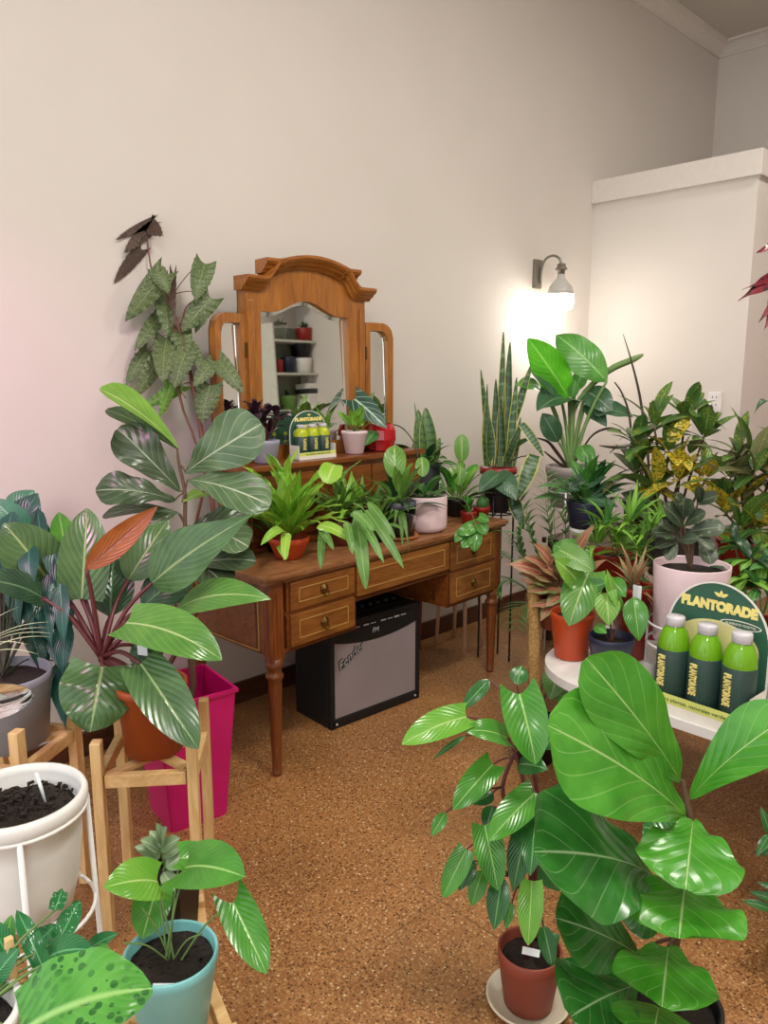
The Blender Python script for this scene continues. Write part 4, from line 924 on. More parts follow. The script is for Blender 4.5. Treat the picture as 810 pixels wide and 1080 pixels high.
# ================================================================ BEHIND / BESIDE THE DESK
def wirestand(label,c,r,h,m,rt=None,legs=4,a0=.4):
    """thin metal pot stand: legs, ring at the top, cross wires"""
    c=V(c); t=thing('wire_plant_stand',c,label,'plant stand'); rt=rt or r
    for i in range(legs):
        a=a0+2*PI*i/legs; e=V((math.cos(a),math.sin(a),0)); b=BM(); tube(b,[c+e*r,c+e*rt+V((0,0,h+.09))],.005,8); fin(b,'leg',m,t)
    for z in (h+.085,h-.006):
        b=BM(); tube(b,[c+V((rt*math.cos(2*PI*i/36),rt*math.sin(2*PI*i/36),z)) for i in range(37)],.004,6); fin(b,'ring',m,t)
    for s_ in (a0,a0+PI/2):
        e=V((math.cos(s_),math.sin(s_),0))*rt; b=BM(); tube(b,[c+V((0,0,h-.006))-e,c+V((0,0,h-.006))+e],.004,6); fin(b,'cross_wire',m,t)
    return t
# pale wooden stool behind the desk end
ws_=thing('wooden_stool',(3.17,2.67,0),'round stool with four thin pale wooden legs behind the right end of the dressing table','stool')
b=BM(); lathe(b,[(.115,.40),(.13,.405),(.13,.42),(.125,.425),(.0001,.425)],(3.17,2.67,0),36); fin(b,'seat',M['pinkwood'],ws_)
for px,py in ((460,681),(479,672),(490,691),(507,681)):
    g=G(px,py); b=BM(); e=(g-V((3.17,2.67,0)))*.85+V((3.17,2.67,.402)); tube(b,[g,e],[.010,.012],10); fin(b,'leg',M['pinkwood'],ws_)
# snake plant
sx_=A(525,515,3.95); sx_=V((sx_.x,sx_.y,0)); sz=A(525,540,3.95).z
wirestand('black wire stand under the tall snake plant',sx_,.085,sz,M['blackwire'])
sk=thing('potted_snake_plant',sx_+V((0,0,sz+.001)),'tall yellow-edged snake plant with one bent leaf in a dark purple pot beyond the table','potted plant')
sp_=sx_+V((0,0,sz+.001)); zt=A(525,492,3.95).z-sz
pot(sk,'pot',M['purpot'],sp_,.06,.078,zt*.62,lip=.003,soil=False)
b=BM(); lathe(b,[(.05,.012),(.062,zt*.4),(.085,zt*.85),(.095,zt*.86),(.095,zt),(.088,zt),(.08,zt-.02),(.0001,zt-.02)],sp_,32); fin(b,'inner_pot',M['redpot'],sk)
dd=3.95; c_=sp_+V((0,0,zt-.02)); sb=BM()
for m,b_,t_,w,k in (
 ('sans',(527,492),(531,350),9,{}),('sans_d',(533,480),(538,361),10,{}),('sans',(519,490),(507,390),8,{}),('sans',(514,492),(513,420),12,{}),('sans_d',(522,490),(523,400),9,{}),
 ('sans',(537,492),(545,398),9,{}),('sans',(540,450),(561,383),9,{}),('sans_d',(530,492),(528,420),10,{}),('sans_d',(517,492),(516,440),10,{}),('sans',(541,492),(549,440),7,{}),('sans_d',(512,480),(514,405),5,{})):
    pleaf(sk,M[m],(*b_,dd),(*t_,dd-.02),w,'sans',f=(1,.1),roll=random.uniform(-.5,.5),cup=.35,bend=random.uniform(-.03,.03),nu=18,nv=3)
pleaf(sk,M['sans_d'],(533,490,dd),(551,446,dd-.08),8,'strap',f=(.8,.4),cup=.3,bend=.06,nu=14)
pleaf(sk,M['sans'],(550,447,dd-.08),(573,481,dd-.12),10,'sans',f=(.9,.4),cup=.3,bend=.05,nu=14)
pleaf(sk,M['sans_d'],(538,474,dd),(560,462,dd-.1),7,'sans',f=(.9,.4))
pleaf(sk,M['sans'],(564,480,dd-.1),(547,525,dd-.14),17,'sans',f=(1,.1),stem=c_,stembm=sb,wave=.1)
pleaf(sk,M['sans_d'],(541,525,dd-.05),(552,558,dd-.1),14,'sans',f=(1,.1),wave=.1)
pleaf(sk,M['bop_d'],(520,497,dd-.1),(545,528,dd-.2),24,'ov',f=(.6,.7),stem=c_,stembm=sb)
pleaf(sk,M['bop_d'],(530,498,dd-.1),(505,520,dd-.2),20,'ov',f=(.6,.7),stem=c_,stembm=sb)
stemfin(sb,sk,M['dkstem'])
# bird of paradise on a white wire stand
bd=4.05; bz=A(600,534,bd).z; B0=A(600,534,bd); 
wirestand('white wire stand under the grey pot of the bird of paradise',(B0.x,B0.y,0),.10,bz-.001,M['wiremat'],.112)
bp=thing('potted_bird_of_paradise',B0,'bird of paradise with bright broad paddle leaves under the wall lamp in a grey pot','potted plant')
ph_=A(600,490,bd).z-bz
pot(bp,'pot',M['greypot'],B0,.095,.128,ph_,lip=.008,liph=.035)
b=BM(); 
for q in (.55,): lathe(b,[(.117,ph_*q),(.121,ph_*q+.004),(.121,ph_*q+.012),(.118,ph_*q+.016)],B0,36)
fin(b,'pot_band',M['greypot'],bp)
c_=B0+V((0,0,ph_-.03)); sb=BM(); K=dict(stem=c_,stembm=sb,sr=.009)
for m,b_,t_,w,s,k in (
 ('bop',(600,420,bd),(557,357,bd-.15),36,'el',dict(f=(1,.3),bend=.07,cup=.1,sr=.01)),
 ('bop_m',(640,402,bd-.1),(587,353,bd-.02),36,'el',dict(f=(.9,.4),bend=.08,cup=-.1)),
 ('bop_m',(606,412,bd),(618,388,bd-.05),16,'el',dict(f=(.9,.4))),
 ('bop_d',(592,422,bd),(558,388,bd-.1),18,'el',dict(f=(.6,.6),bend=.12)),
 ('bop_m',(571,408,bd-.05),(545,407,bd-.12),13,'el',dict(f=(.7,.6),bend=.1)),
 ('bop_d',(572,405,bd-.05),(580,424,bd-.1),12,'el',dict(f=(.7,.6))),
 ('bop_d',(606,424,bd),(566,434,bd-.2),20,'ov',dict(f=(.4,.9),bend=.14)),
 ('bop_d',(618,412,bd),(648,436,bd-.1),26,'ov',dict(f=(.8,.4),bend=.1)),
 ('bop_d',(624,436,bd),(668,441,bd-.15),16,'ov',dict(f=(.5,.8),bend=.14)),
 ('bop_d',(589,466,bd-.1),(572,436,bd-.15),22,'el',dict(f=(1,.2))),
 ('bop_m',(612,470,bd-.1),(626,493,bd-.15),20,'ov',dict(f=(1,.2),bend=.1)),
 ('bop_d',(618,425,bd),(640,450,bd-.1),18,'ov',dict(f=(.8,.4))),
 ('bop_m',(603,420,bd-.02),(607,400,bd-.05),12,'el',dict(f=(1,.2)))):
    kk=dict(K); kk.update(k); pleaf(bp,M[m],b_,t_,w,s,nu=14,nv=4,wave=.03,**kk)
# rolled young leaf and dry leaf stalks
tube(sb,[c_,A(602,450,bd),A(612,420,bd),A(640,392,bd-.05),A(668,379,bd-.1),A(678,374,bd-.1)],[.01,.009,.012,.018,.016,.006],8,4)
stemfin(sb,bp,M['bop_st'] if 'bop_st' in M else M['green_st'])
b=BM(); tube(b,[c_,A(588,478,bd-.05),A(578,466,bd-.1),A(566,462,bd-.1)],[.008,.01,.008,.003],6,4); tube(b,[c_,A(585,485,bd-.1),A(574,476,bd-.1)],[.006,.007,.003],6,4); tube(b,[c_,A(622,462,bd-.1),A(640,452,bd-.1),A(655,454,bd-.1)],[.004,.005,.007,.003],6,4); fin(b,'dry_stalk',M['dry'],bp)
# plant with long dark arching stalks, behind the croton
ad=3.9; AP=A(676,560,ad); az=AP.z
al=thing('tall_stalk_plant',(AP.x,AP.y,az),'plant with tall bare dark stalks rising behind the speckled croton','potted plant')
pot(al,'pot',M['black'],AP,.08,.1,.16)
c_=AP+V((0,0,.13)); b=BM()
for pts,r in (([A(684,490,ad),A(676,425,ad),A(667,385,ad),A(657,352,ad)],[.007,.007,.007,.005,.001]),([A(668,490,ad),A(664,440,ad),A(656,415,ad),A(648,403,ad)],[.007,.007,.006,.005,.003]),([A(674,480,ad),A(668,470,ad),A(650,472,ad-.05),A(632,470,ad-.08)],[.005,.005,.005,.009,.002]),([A(676,470,ad),A(660,478,ad),A(656,475,ad)],[.005,.004,.004,.002])):
    tube(b,[c_]+pts,r,7,5)
fin(b,'stalk',M['dry'],al)
for b_,t_,w in (((676,540,ad),(700,490,ad-.1),22),((690,545,ad-.05),(655,520,ad-.2),26)): pleaf(al,M['bop_d'],b_,t_,w,'ov',f=(.8,.4))
def lowbench(name,label,c,sx,sy,h,mat,rz=0,cat='bench'):
    t=thing(name,(c[0],c[1],0),label,cat); b=BM(); box(b,(c[0],c[1],h-.015),(sx,sy,.03),rz,bev=.005); fin(b,'top',mat,t)
    for a_ in (-1,1):
        for b_ in (-1,1):
            p=Matrix.Rotation(rz,3,'Z')@V((a_*(sx/2-.04),b_*(sy/2-.04),0)); b=BM(); box(b,(c[0]+p.x,c[1]+p.y,(h-.03)/2),(.045,.045,h-.03),rz,bev=.004); fin(b,'leg',M['dark_wood'],t)
    return t
# long bench in front of the partition that carries the back row
BH=.60
lowbench('plant_bench','long low dark-legged bench in front of the partition holding the back row of plants',(3.95,1.55),.75,1.75,BH,M['dark_wood'])
# stand under tall stalk plant
b1=thing('plant_pedestal',(AP.x,AP.y,0),'black round pedestal under the plant with tall bare stalks','pedestal'); zz=az-.001
b=BM(); lathe(b,[(.09,0),(.09,.02),(.03,.03),(.03,zz-.03),(.08,zz-.02),(.08,zz)],(AP.x,AP.y,0),28); fin(b,'column',M['black'],b1)
# navy pot plant
q=A(618,556,3.55); 
def onbench(px,d): 
    r=A(px,540,d); return V((r.x,r.y,BH+.001))
def column(label,P):
    t=thing('plant_pedestal',(P.x,P.y,0),label,'pedestal'); b=BM(); lathe(b,[(.085,0),(.085,.02),(.03,.03),(.03,P.z-.031),(.075,P.z-.02),(.075,P.z-.001)],(P.x,P.y,0),28); fin(b,'column',M['white'],t)
column('white round pedestal under the dark navy pot',q)
nv_=thing('potted_calathea',q,'leafy dark green plant in a navy pot below the bird of paradise','potted plant')
pot(nv_,'pot',M['navy'],q,.075,.095,.125,lip=0,liph=0); sb=BM(); c_=q+V((0,0,.11))
rosette(nv_,[M['bush_d'],M['pgr_d'],M['bop_m']],c_,34,(.10,.19),.075,(5,85),'ov',seed=21,pet=.45,stembm=sb,nu=8,nv=2)
dd=3.5
for b_,t_,w in (((600,515,dd),(640,503,dd-.05),18),((612,525,dd),(652,535,dd-.1),14),((625,520,dd),(655,517,dd-.1),14),((612,510,dd),(632,497,dd),14)): pleaf(nv_,M['bop_d'],b_,t_,w,'ov',stem=c_,stembm=sb)
stemfin(sb,nv_,M['green_st'])
# parlour palm
PPx=A(560,690,3.6); PPx=V((3.32,2.05,0))
pp=thing('potted_palm',PPx,'feathery parlour palm standing on the floor beyond the right end of the table','potted plant')
pot(pp,'pot',M['black'],PPx,.08,.1,.2)
c_=PPx+V((0,0,.17)); sb=BM(); rd=random.Random(9); fr=[]
dd=D(c_)
for tip,mid in (((603,540),(590,500)),((540,500),(548,540)),((575,500),(572,540)),((530,560),(540,560)),((525,620),(535,590)),((600,590),(590,560)),((555,530),(556,570)),((545,660),(545,610)),((585,520),(580,560)),((565,600),(560,570)),((528,590),(535,570)),((572,650),(565,610)),((548,560),(548,600)),((590,640),(580,600))):
    m_=A(*mid,dd+rd.uniform(-.15,.1)); t_=A(*tip,dd+rd.uniform(-.25,.1)); fr.append((m_,t_)); b=BM()
    pts=[]
    for i in range(15):
        u=i/14; pts.append(c_*(1-u)**2+m_*(2*u*(1-u))*1.0+t_*u*u)
    tube(sb,pts,[.004*(1-.8*i/14) for i in range(15)],5)
    for i in range(5,15):
        ax=(pts[min(i+1,14)]-pts[i-1]).normalized(); side=ax.cross(V((0,0,1))).normalized()
        for s_ in (-1,1):
            dv=(side*s_*.85+ax*.7+V((0,0,-.25))).normalized(); leafgeo(b,pts[i],pts[i]+dv*(.15*math.sin(PI*(i-3)/13)),.017,V((0,0,1))+side*.1,'lan',bend=.08,nu=5,nv=1)
    fin(b,'frond',M['palm'],pp,False)
stemfin(sb,pp,M['green_st'])
# crotons and bushes of the back row
def bush(name,label,P,potm,rb,rt,h,crowns,mats,n,L,w,elev=(-25,75),shape='el',seed=0,stem='bark',tr=.006,**k):
    t=thing(name,P,label,'potted plant'); pot(t,'pot',M[potm],P,rb,rt,h); c0=P+V((0,0,h-.03)); sb=BM()
    for i,cw in enumerate(crowns):
        tube(sb,[c0,(c0+cw)/2+V((random.uniform(-.02,.02),random.uniform(-.02,.02),0)),cw],[tr*1.3,tr,tr*.7],7,4)
        mm=[M[x] for x in (mats[i%len(mats)] if isinstance(mats[0],(list,tuple)) else mats)]
        rosette(t,mm,cw,n,L,w,elev,shape,seed=seed+i,pet=.1,nu=9,nv=2,**k)
    stemfin(sb,t,M[stem]); return t
d1=3.45; P=onbench(712,d1)
bush('potted_croton','large speckled croton with dark green and yellow leaves in front of the partition socket',P,'dgrey',.1,.13,.2,[A(722,440,d1),A(690,450,d1-.05),A(742,462,d1-.05),A(672,470,d1),A(705,476,d1-.1),A(715,508,d1-.15),A(690,515,d1-.1),A(745,505,d1-.15),A(670,500,d1)],[('crot','crot'),('crot','crot'),('crot','crot'),('crot','crot'),('crot_y','crot'),('crot_y','crot_y'),('crot','crot_y'),('crot_y','crot'),('crot','crot_d')],15,(.10,.2),.075,(-30,70),seed=31,bend=.1)
d2=2.95; P=onbench(792,3.3)
bush('potted_croton','second croton with reddish-green upper leaves and yellow lower leaves at the right edge',P,'redpot',.1,.13,.2,[A(790,488,d2),A(812,505,d2),A(770,505,d2),A(785,530,d2),A(768,545,d2),A(805,548,d2),A(830,480,d2),A(778,482,d2),A(796,500,d2-.1),A(800,560,d2-.1),A(780,560,d2-.1)],[('crot_d','crot'),('crot','crot_d'),('crot','crot_d'),('crot_y','crot'),('crot_y','crot_y','crot'),('crot_y','crot'),('crot','crot_d'),('crot_d','crot'),('crot_d','crot'),('crot_y','crot'),('crot','bush')],11,(.10,.19),.07,(-30,70),seed=51,bend=.1)
d3=3.1; P=onbench(650,3.35)
bush('potted_fern','bushy light green fern with narrow leaves behind the red pots','' or P,'redpot',.08,.105,.13,[A(640,555,d3),A(665,550,d3),A(685,562,d3),A(655,580,d3),A(630,575,d3),A(676,585,d3),A(700,555,d3+.1)],['bush','bush','bush_d','nest'],28,(.09,.17),.024,(-20,75),'lan',seed=71,stem='green_st',tr=.003)
d4=2.75; P=onbench(792,3.55)
bush('potted_schefflera','green leafy plant with hanging pointed leaves at the right edge behind the display',V((A(800,640,2.7).x,A(800,640,2.7).y,.501)),'redpot',.08,.11,.14,[A(792,590,2.65),A(812,600,2.6),A(775,575,2.75),A(800,620,2.55),A(785,610,2.6)],['bush','bush_d','phil_d'],12,(.08,.14),.05,(-40,50),'ov',seed=91,stem='green_st',tr=.004)
# ================================================================ WHITE TABLE AND DISPLAY
TZ=.5
wt=thing('white_table',(2.6,.95,0),'white round-cornered table with dark wooden legs holding the bottle display','table')
def rrect(x0,x1,y0,y1,r,n=8):
    o=[]
    for cx,cy,a0 in ((x1-r,y1-r,0),(x0+r,y1-r,PI/2),(x0+r,y0+r,PI),(x1-r,y0+r,1.5*PI)):
        for i in range(n+1): a=a0+PI/2*i/n; o.append((cx+r*math.cos(a),cy+r*math.sin(a)))
    return o
tx0,tx1,ty0,ty1=2.095,3.05,.30,1.52
b=BM(); o=rrect(tx0,tx1,ty0,ty1,.28,12); v0=[b.verts.new((x,y,TZ-.03)) for x,y in o]; v1=[b.verts.new((x,y,TZ)) for x,y in o]; b.faces.new(v0[::-1]); b.faces.new(v1)
for i in range(len(o)): j=(i+1)%len(o); b.faces.new((v0[i],v0[j],v1[j],v1[i]))
bmesh.ops.bevel(b,geom=[e for e in b.edges if all(abs(v.co.z-TZ)<1e-5 for v in e.verts)],offset=.006,segments=2,affect='EDGES'); fin(b,'table_top',M['cream_w'] if 'cream_w' in M else M['white'],wt)
for x,y in ((2.33,1.33),(2.85,1.38),(2.33,.5),(2.85,.5)):
    b=BM(); box(b,(x,y,(TZ-.031)/2),(.06,.06,TZ-.031),bev=.006); fin(b,'leg',M['wood_v'],wt)
b=BM(); box(b,(2.59,1.355,TZ-.07),(.5,.025,.07)); box(b,(2.59,.5,TZ-.07),(.5,.025,.07)); box(b,(2.33,.915,TZ-.07),(.025,.8,.07)); fin(b,'apron',M['dark_wood'],wt)
Tz=TZ+.001
# display at the front edge
e0=G(689,736,Tz); e0=V((2.115,1.045,Tz)); X_=V((.0,-1,0)); X_=Matrix.Rotation(math.radians(-3),3,'Z')@X_; Y_=V((-X_.y,X_.x,0)); dw=.315
dsp=thing('bottle_display',e0+X_*dw/2,'large dark green card display of three bottles at the edge of the white table','display stand','bottle displays')
display(dsp,e0,X_,Y_,dw,.40,1.,None)
for i,nm in enumerate(('leftmost','middle','rightmost')):
    bottle('green plant food bottle with dark label, %s in the large display on the white table'%nm,e0+X_*(.058+.1*i)+Y_*(.057)+V((0,0,.0055)),.0465,.285,'bott',X_,Y_,'bottles in the large display')
# pink-white pot with dark rubbery plant on white wire stand
q=A(726,650,2.62); q=V((q.x,q.y,Tz+.10))
pw=thing('wire_plant_stand',(q.x,q.y,Tz),'short white wire stand under the pale pink pot behind the display','plant stand')
for i in range(4):
    a=.3+i*PI/2; e=V((math.cos(a),math.sin(a),0)); b=BM(); tube(b,[V((q.x,q.y,Tz))+e*.132,V((q.x,q.y,Tz+.17))+e*.132],.004,6); fin(b,'leg',M['wiremat'],pw)
for z in (.165,.094):
    b=BM(); tube(b,[V((q.x+.132*math.cos(2*PI*i/36),q.y+.132*math.sin(2*PI*i/36),Tz+z)) for i in range(37)],.004,6); fin(b,'ring',M['wiremat'],pw)
b=BM(); tube(b,[q+V((-.132,0,-.006)),q+V((.132,0,-.006))],.004,6); tube(b,[q+V((0,-.132,-.006)),q+V((0,.132,-.006))],.004,6); fin(b,'cross_wire',M['wiremat'],pw)
ptop=A(726,592,2.62).z-q.z
rbp=thing('potted_rubber_plant',q,'dark mottled rubbery-leaved plant in a pale pink pot behind the large display','potted plant')
pot(rbp,'pot',M['pinkwhite'],q,.11,.124,ptop,lip=0,liph=0,th=.006,soilz=.03)
sb=BM(); c_=q+V((0,0,ptop-.03)); cr=A(719,562,2.62); tube(sb,[c_,cr,A(720,545,2.62)],[.008,.006,.005],8)
dd=2.6
for b_,t_,w in (((720,557),(699,533),15),((718,547),(731,528),15),((724,562),(764,556),19),((722,555),(744,540),13),((717,566),(688,562),11),((712,568),(704,591),14),((739,568),(750,595),17),((735,532),(757,523),13),((738,530),(736,513),10),((716,570),(736,568),12),((722,545),(712,520),12),((728,560),(752,580),12),((716,560),(695,550),13),((720,550),(722,525),11),((715,572),(692,578),9)):
    pleaf(rbp,M['rub'],(*b_,dd),(*t_,dd-.06),w,'obo',f=(.8,.5),roll=random.uniform(-.3,.3),cup=.15,stem=cr if random.random()<.6 else c_,stembm=sb,sr=.0025)
stemfin(sb,rbp,M['bark'])
# red pots behind
for px,py,d,lab in ((668,625,2.72,'plain red pot with reddish narrow leaves left of the pale pink pot'),(690,628,2.95,'plain red pot with pale narrow leaves further behind the pale pink pot')):
    q=A(px,py,d); q=V((q.x,q.y,Tz)); 
    t=thing('potted_bromeliad',q,lab,'potted plant'); hh=A(px,py-8,d).z-q.z; pot(t,'pot',M['redpot'],q,.05,.075,max(.1,hh)); rosette(t,[M['agl_r'],M['agl'],M['bush_d']],q+V((0,0,max(.1,hh)-.02)),38,(.1,.2),.022,(-25,70),'lan',seed=int(px))
# aglaonema in terracotta pot
P=G(578,664,Tz); P=V((P.x+.04,P.y+.0,Tz)); dd=D(P)
ag=thing('potted_aglaonema',P,'pink and green aglaonema in a salmon pot at the far end of the white table','potted plant')
pot(ag,'pot',M['terra_dk'],P,.055,.07,.12); c_=P+V((0,0,.11)); sb=BM()
for m,b_,t_,w in (('agl_r',(585,612),(536,595),20),('agl_r',(583,600),(562,573),14),('agl',(590,622),(556,625),14),('agl',(588,630),(570,655),16),('agl_r',(605,590),(627,553),12),('agl',(600,600),(592,570),16),('agl',(580,618),(548,605),16),('agl_r',(592,640),(560,640),10),('agl',(600,625),(575,640),16),('agl_r',(590,610),(553,587),14),('bop_m',(584,575),(628,600),28),('agl_r',(605,615),(640,590),10)):
    pleaf(ag,M[m],(*b_,dd-.02),(*t_,dd-.1),w,'ov',f=(.7,.6),stem=c_,stembm=sb,wave=.05,bend=.1)
rd=random.Random(17)
for i in range(26):
    a=rd.uniform(-2.9,1.2); l=rd.uniform(28,50); b0=(588+rd.uniform(-14,14),612+rd.uniform(-10,14)); t0=(b0[0]+l*math.cos(a)*(.9 if math.cos(a)<0 else .7),b0[1]+l*math.sin(a)*.75)
    pleaf(ag,M[('agl_r','agl','agl_r')[i%3]],(*b0,dd+rd.uniform(-.05,.1)),(*t0,dd+rd.uniform(-.12,.12)),rd.uniform(8,12),'lan',f=(.7,.6),roll=rd.uniform(-.5,.5),bend=.12,stem=c_,stembm=sb,sr=.0015)
stemfin(sb,ag,M['agst'] if 'agst' in M else M['brnstem'])
# orange pot
P=G(602,692,Tz); dd=D(P)
og=thing('potted_philodendron',P,'broad light green leaf plant in an orange-red plastic pot near the white table edge','potted plant')
hh=A(602,642,dd).z-P.z; pot(og,'pot',M['terra2'],P,.058,.078,hh,lip=.005); c_=P+V((0,0,hh-.03)); sb=BM()
for m,b_,t_,w in (('phil_b',(621,603),(600,660),40),('stag',(590,580),(626,602),24),('bush',(610,615),(585,590),24),('bush_d',(612,625),(640,615),18)):
    pleaf(og,M[m],(*b_,dd-.06),(*t_,dd-.12),w,'heart',f=(.8,.4),lobe=.1,stem=c_,stembm=sb)
stemfin(sb,og,M['green_st'])
# navy pot with leaves
P=G(643,706,Tz); dd=D(P)
nn_=thing('potted_philodendron',P,'young plant with pointed green leaves in a navy pot beside the orange-red pot','potted plant')
hh=A(643,668,dd).z-P.z; pot(nn_,'pot',M['navy'],P,.06,.077,hh,lip=.004); c_=P+V((0,0,hh-.03)); sb=BM()
for m,b_,t_,w in (('pgr',(668,630),(674,676),26),('bush',(640,625),(642,660),26),('pgr_b',(640,605),(650,640),11),('pgr',(645,610),(660,630),18),('bush',(650,640),(640,600),10),('pgr',(628,660),(640,668),12),('phil_b',(650,645),(652,625),14)):
    pleaf(nn_,M[m],(*b_,dd-.03),(*t_,dd-.07),w,'ov',f=(1,.2),stem=c_,stembm=sb,sr=.0015)
stemfin(sb,nn_,M['brnstem'])
b=BM(); 
for px,py in ((672,625),): t=A(px,py,dd-.02); box(b,t,(.004,.03,.05),0,bev=.001)
fin(b,'plant_tag',M['tag'],nn_)
# moss pole plant on the floor left of the white table
P=G(563,800); P=V((P.x,P.y,0)); dd=D(P); 
mp_=thing('moss_pole_plant',P,'brown coco fibre pole plant standing on the floor at the white table end','potted plant')
pot(mp_,'pot',M['black'],P,.075,.095,.17)
b=BM(); pt=A(562,617,D(P)-.02); p0=P+V((0,0,.14)); tube(b,[p0,(p0+pt)/2,pt],.022,12,6)
for v in b.verts: v.co+=V((random.uniform(-.004,.004),random.uniform(-.004,.004),0))
for i in range(260):
    u=random.random(); a=random.uniform(0,6.3); q=p0.lerp(pt,u)+V((math.cos(a),math.sin(a),0))*.021; tube(b,[q,q+V((math.cos(a)*random.uniform(.005,.018),math.sin(a)*random.uniform(.005,.018),random.uniform(-.02,.02)))],.0007,3)
fin(b,'moss_pole',M['coco'],mp_)
sb=BM(); 
for b_,t_,w,m in (((590,705),(580,738),28,'olive_l'),((575,712),(600,745),22,'olive_l')): pleaf(mp_,M['stag'],(*b_,D(P)),(*t_,D(P)-.05),w,'ov',f=(1,.2),stem=p0,stembm=sb)
stemfin(sb,mp_,M['dkstem'])
# red-leaved plant coming in at the right edge
P=V((2.55,.16,0)); P=A(850,700,2.35); P=V((P.x,P.y,Tz)); dd=2.35
rp=thing('potted_cordyline',P,'tall dark red leafy plant reaching in at the upper right edge','potted plant'); pot(rp,'pot',M['dgrey'],P,.08,.105,.17)
sb=BM(); tp_=A(848,285,dd); c_=P+V((0,0,.14)); tube(sb,[c_,(c_+tp_)/2+V((.02,0,0)),tp_],[.014,.011,.007],8,5)
for b_,t_,w in (((836,262),(798,266),20),((838,288),(778,318),20),((832,295),(782,306),8),((836,292),(806,348),26),((840,300),(800,340),18),((845,280),(860,230),20),((850,290),(900,300),22),((848,310),(880,350),22),((846,300),(828,360),20)): pleaf(rp,M['redl'],(*b_,dd),(*t_,dd-.06),w,'lan',f=(.8,.4),wave=.06,stem=tp_,stembm=sb)
stemfin(sb,rp,M['redstem'])
# plant with drooping dark leaf and pale grey leaf at right edge, higher back
P=A(840,560,3.75); P=V((P.x,P.y,BH+.001)); dd=3.4
dl=thing('potted_tall_plant',P,'tall plant with one dark drooping leaf at the right edge beside the partition end','potted plant'); pot(dl,'pot',M['white'],P,.1,.13,.25)
sb=BM(); c_=P+V((0,0,.22)); tp_=A(832,440,dd); tube(sb,[c_,tp_],[.012,.007],8)
pleaf(dl,M['bop_d'],(812,425,dd),(795,437,dd-.05),7,'lan',f=(.5,.8),bend=.3,stem=tp_,stembm=sb); pleaf(dl,M['bop_d'],(825,440,dd),(850,470,dd),20,'ov',stem=tp_,stembm=sb); pleaf(dl,M['bop_m'],(830,445,dd),(806,478,dd-.1),12,'ov',stem=tp_,stembm=sb)
stemfin(sb,dl,M['bark'])
# zz-like plant at the lower right edge
P=G(860,1010); dd=D(P)-.1
zz=thing('potted_zz_plant',P,'plant with narrow pointed leaflets just showing at the lower right edge','potted plant'); pot(zz,'pot',M['black'],P,.09,.11,.16); sb=BM(); c_=P+V((0,0,.13))
for i in range(4):
    t_=(A(812,880,dd),A(815,960,dd),A(860,860,dd),A(890,900,dd))[i]; pts=[c_.lerp(t_,k/8)+V((0,0,.06*math.sin(PI*k/8))) for k in range(9)]; tube(sb,pts,.004,6)
    for k in range(2,9):
        ax=(pts[min(k+1,8)]-pts[k-1]).normalized(); sd=ax.cross((CAM-pts[k]).normalized()).normalized()
        for s_ in (-1,1):
            b=BM(); leafgeo(b,pts[k],pts[k]+(sd*s_+ax*.6)*.06,.024,(CAM-pts[k]).normalized()+V((0,0,.6)),'ov',nu=7,nv=2); fin(b,'leaf',M['pgr_d'],zz,False)
stemfin(sb,zz,M['green_st'])
# ================================================================ FOREGROUND
P=G(557,1052,.02); P=V((P.x,P.y,0)); dd=D(P)
su=thing('pot_saucer',P,'round cream plastic saucer on the floor under the terracotta pot','saucer')
b=BM(); lathe(b,[(.078,0),(.082,.002),(.098,.024),(.101,.025),(.101,.029),(.096,.029),(.08,.008),(.0001,.007)],P,48); fin(b,'dish',M['cream'],su)
fp=thing('potted_trailing_philodendron',P+V((0,0,.008)),'bushy philodendron with many pointed glossy leaves in a terracotta pot on a cream saucer','potted plant')
PB=P+V((0,0,.008)); ph_=.15; pot(fp,'pot',M['terra_dk'],PB,.058,.076,ph_,lip=.004,liph=.03,soilz=.03)
sb=BM(); c_=PB+V((0,0,ph_-.032)); dd=D(c_)
trk=[[c_,A(560,930,1.83),A(558,880,1.82),A(553,830,1.82),A(545,800,1.82),A(537,780,1.82)],[c_+V((.01,.01,0)),A(548,930,1.85),A(540,870,1.85),A(530,830,1.85),A(545,790,1.86)],[c_+V((-.01,0,0)),A(566,900,1.85),A(568,850,1.86),A(560,800,1.87),A(550,760,1.87)]]
for t_ in trk: tube(sb,t_,[.007,.006,.006,.005,.004,.003],8,4)
nodes=[q for t_ in trk for q in t_[1:]]
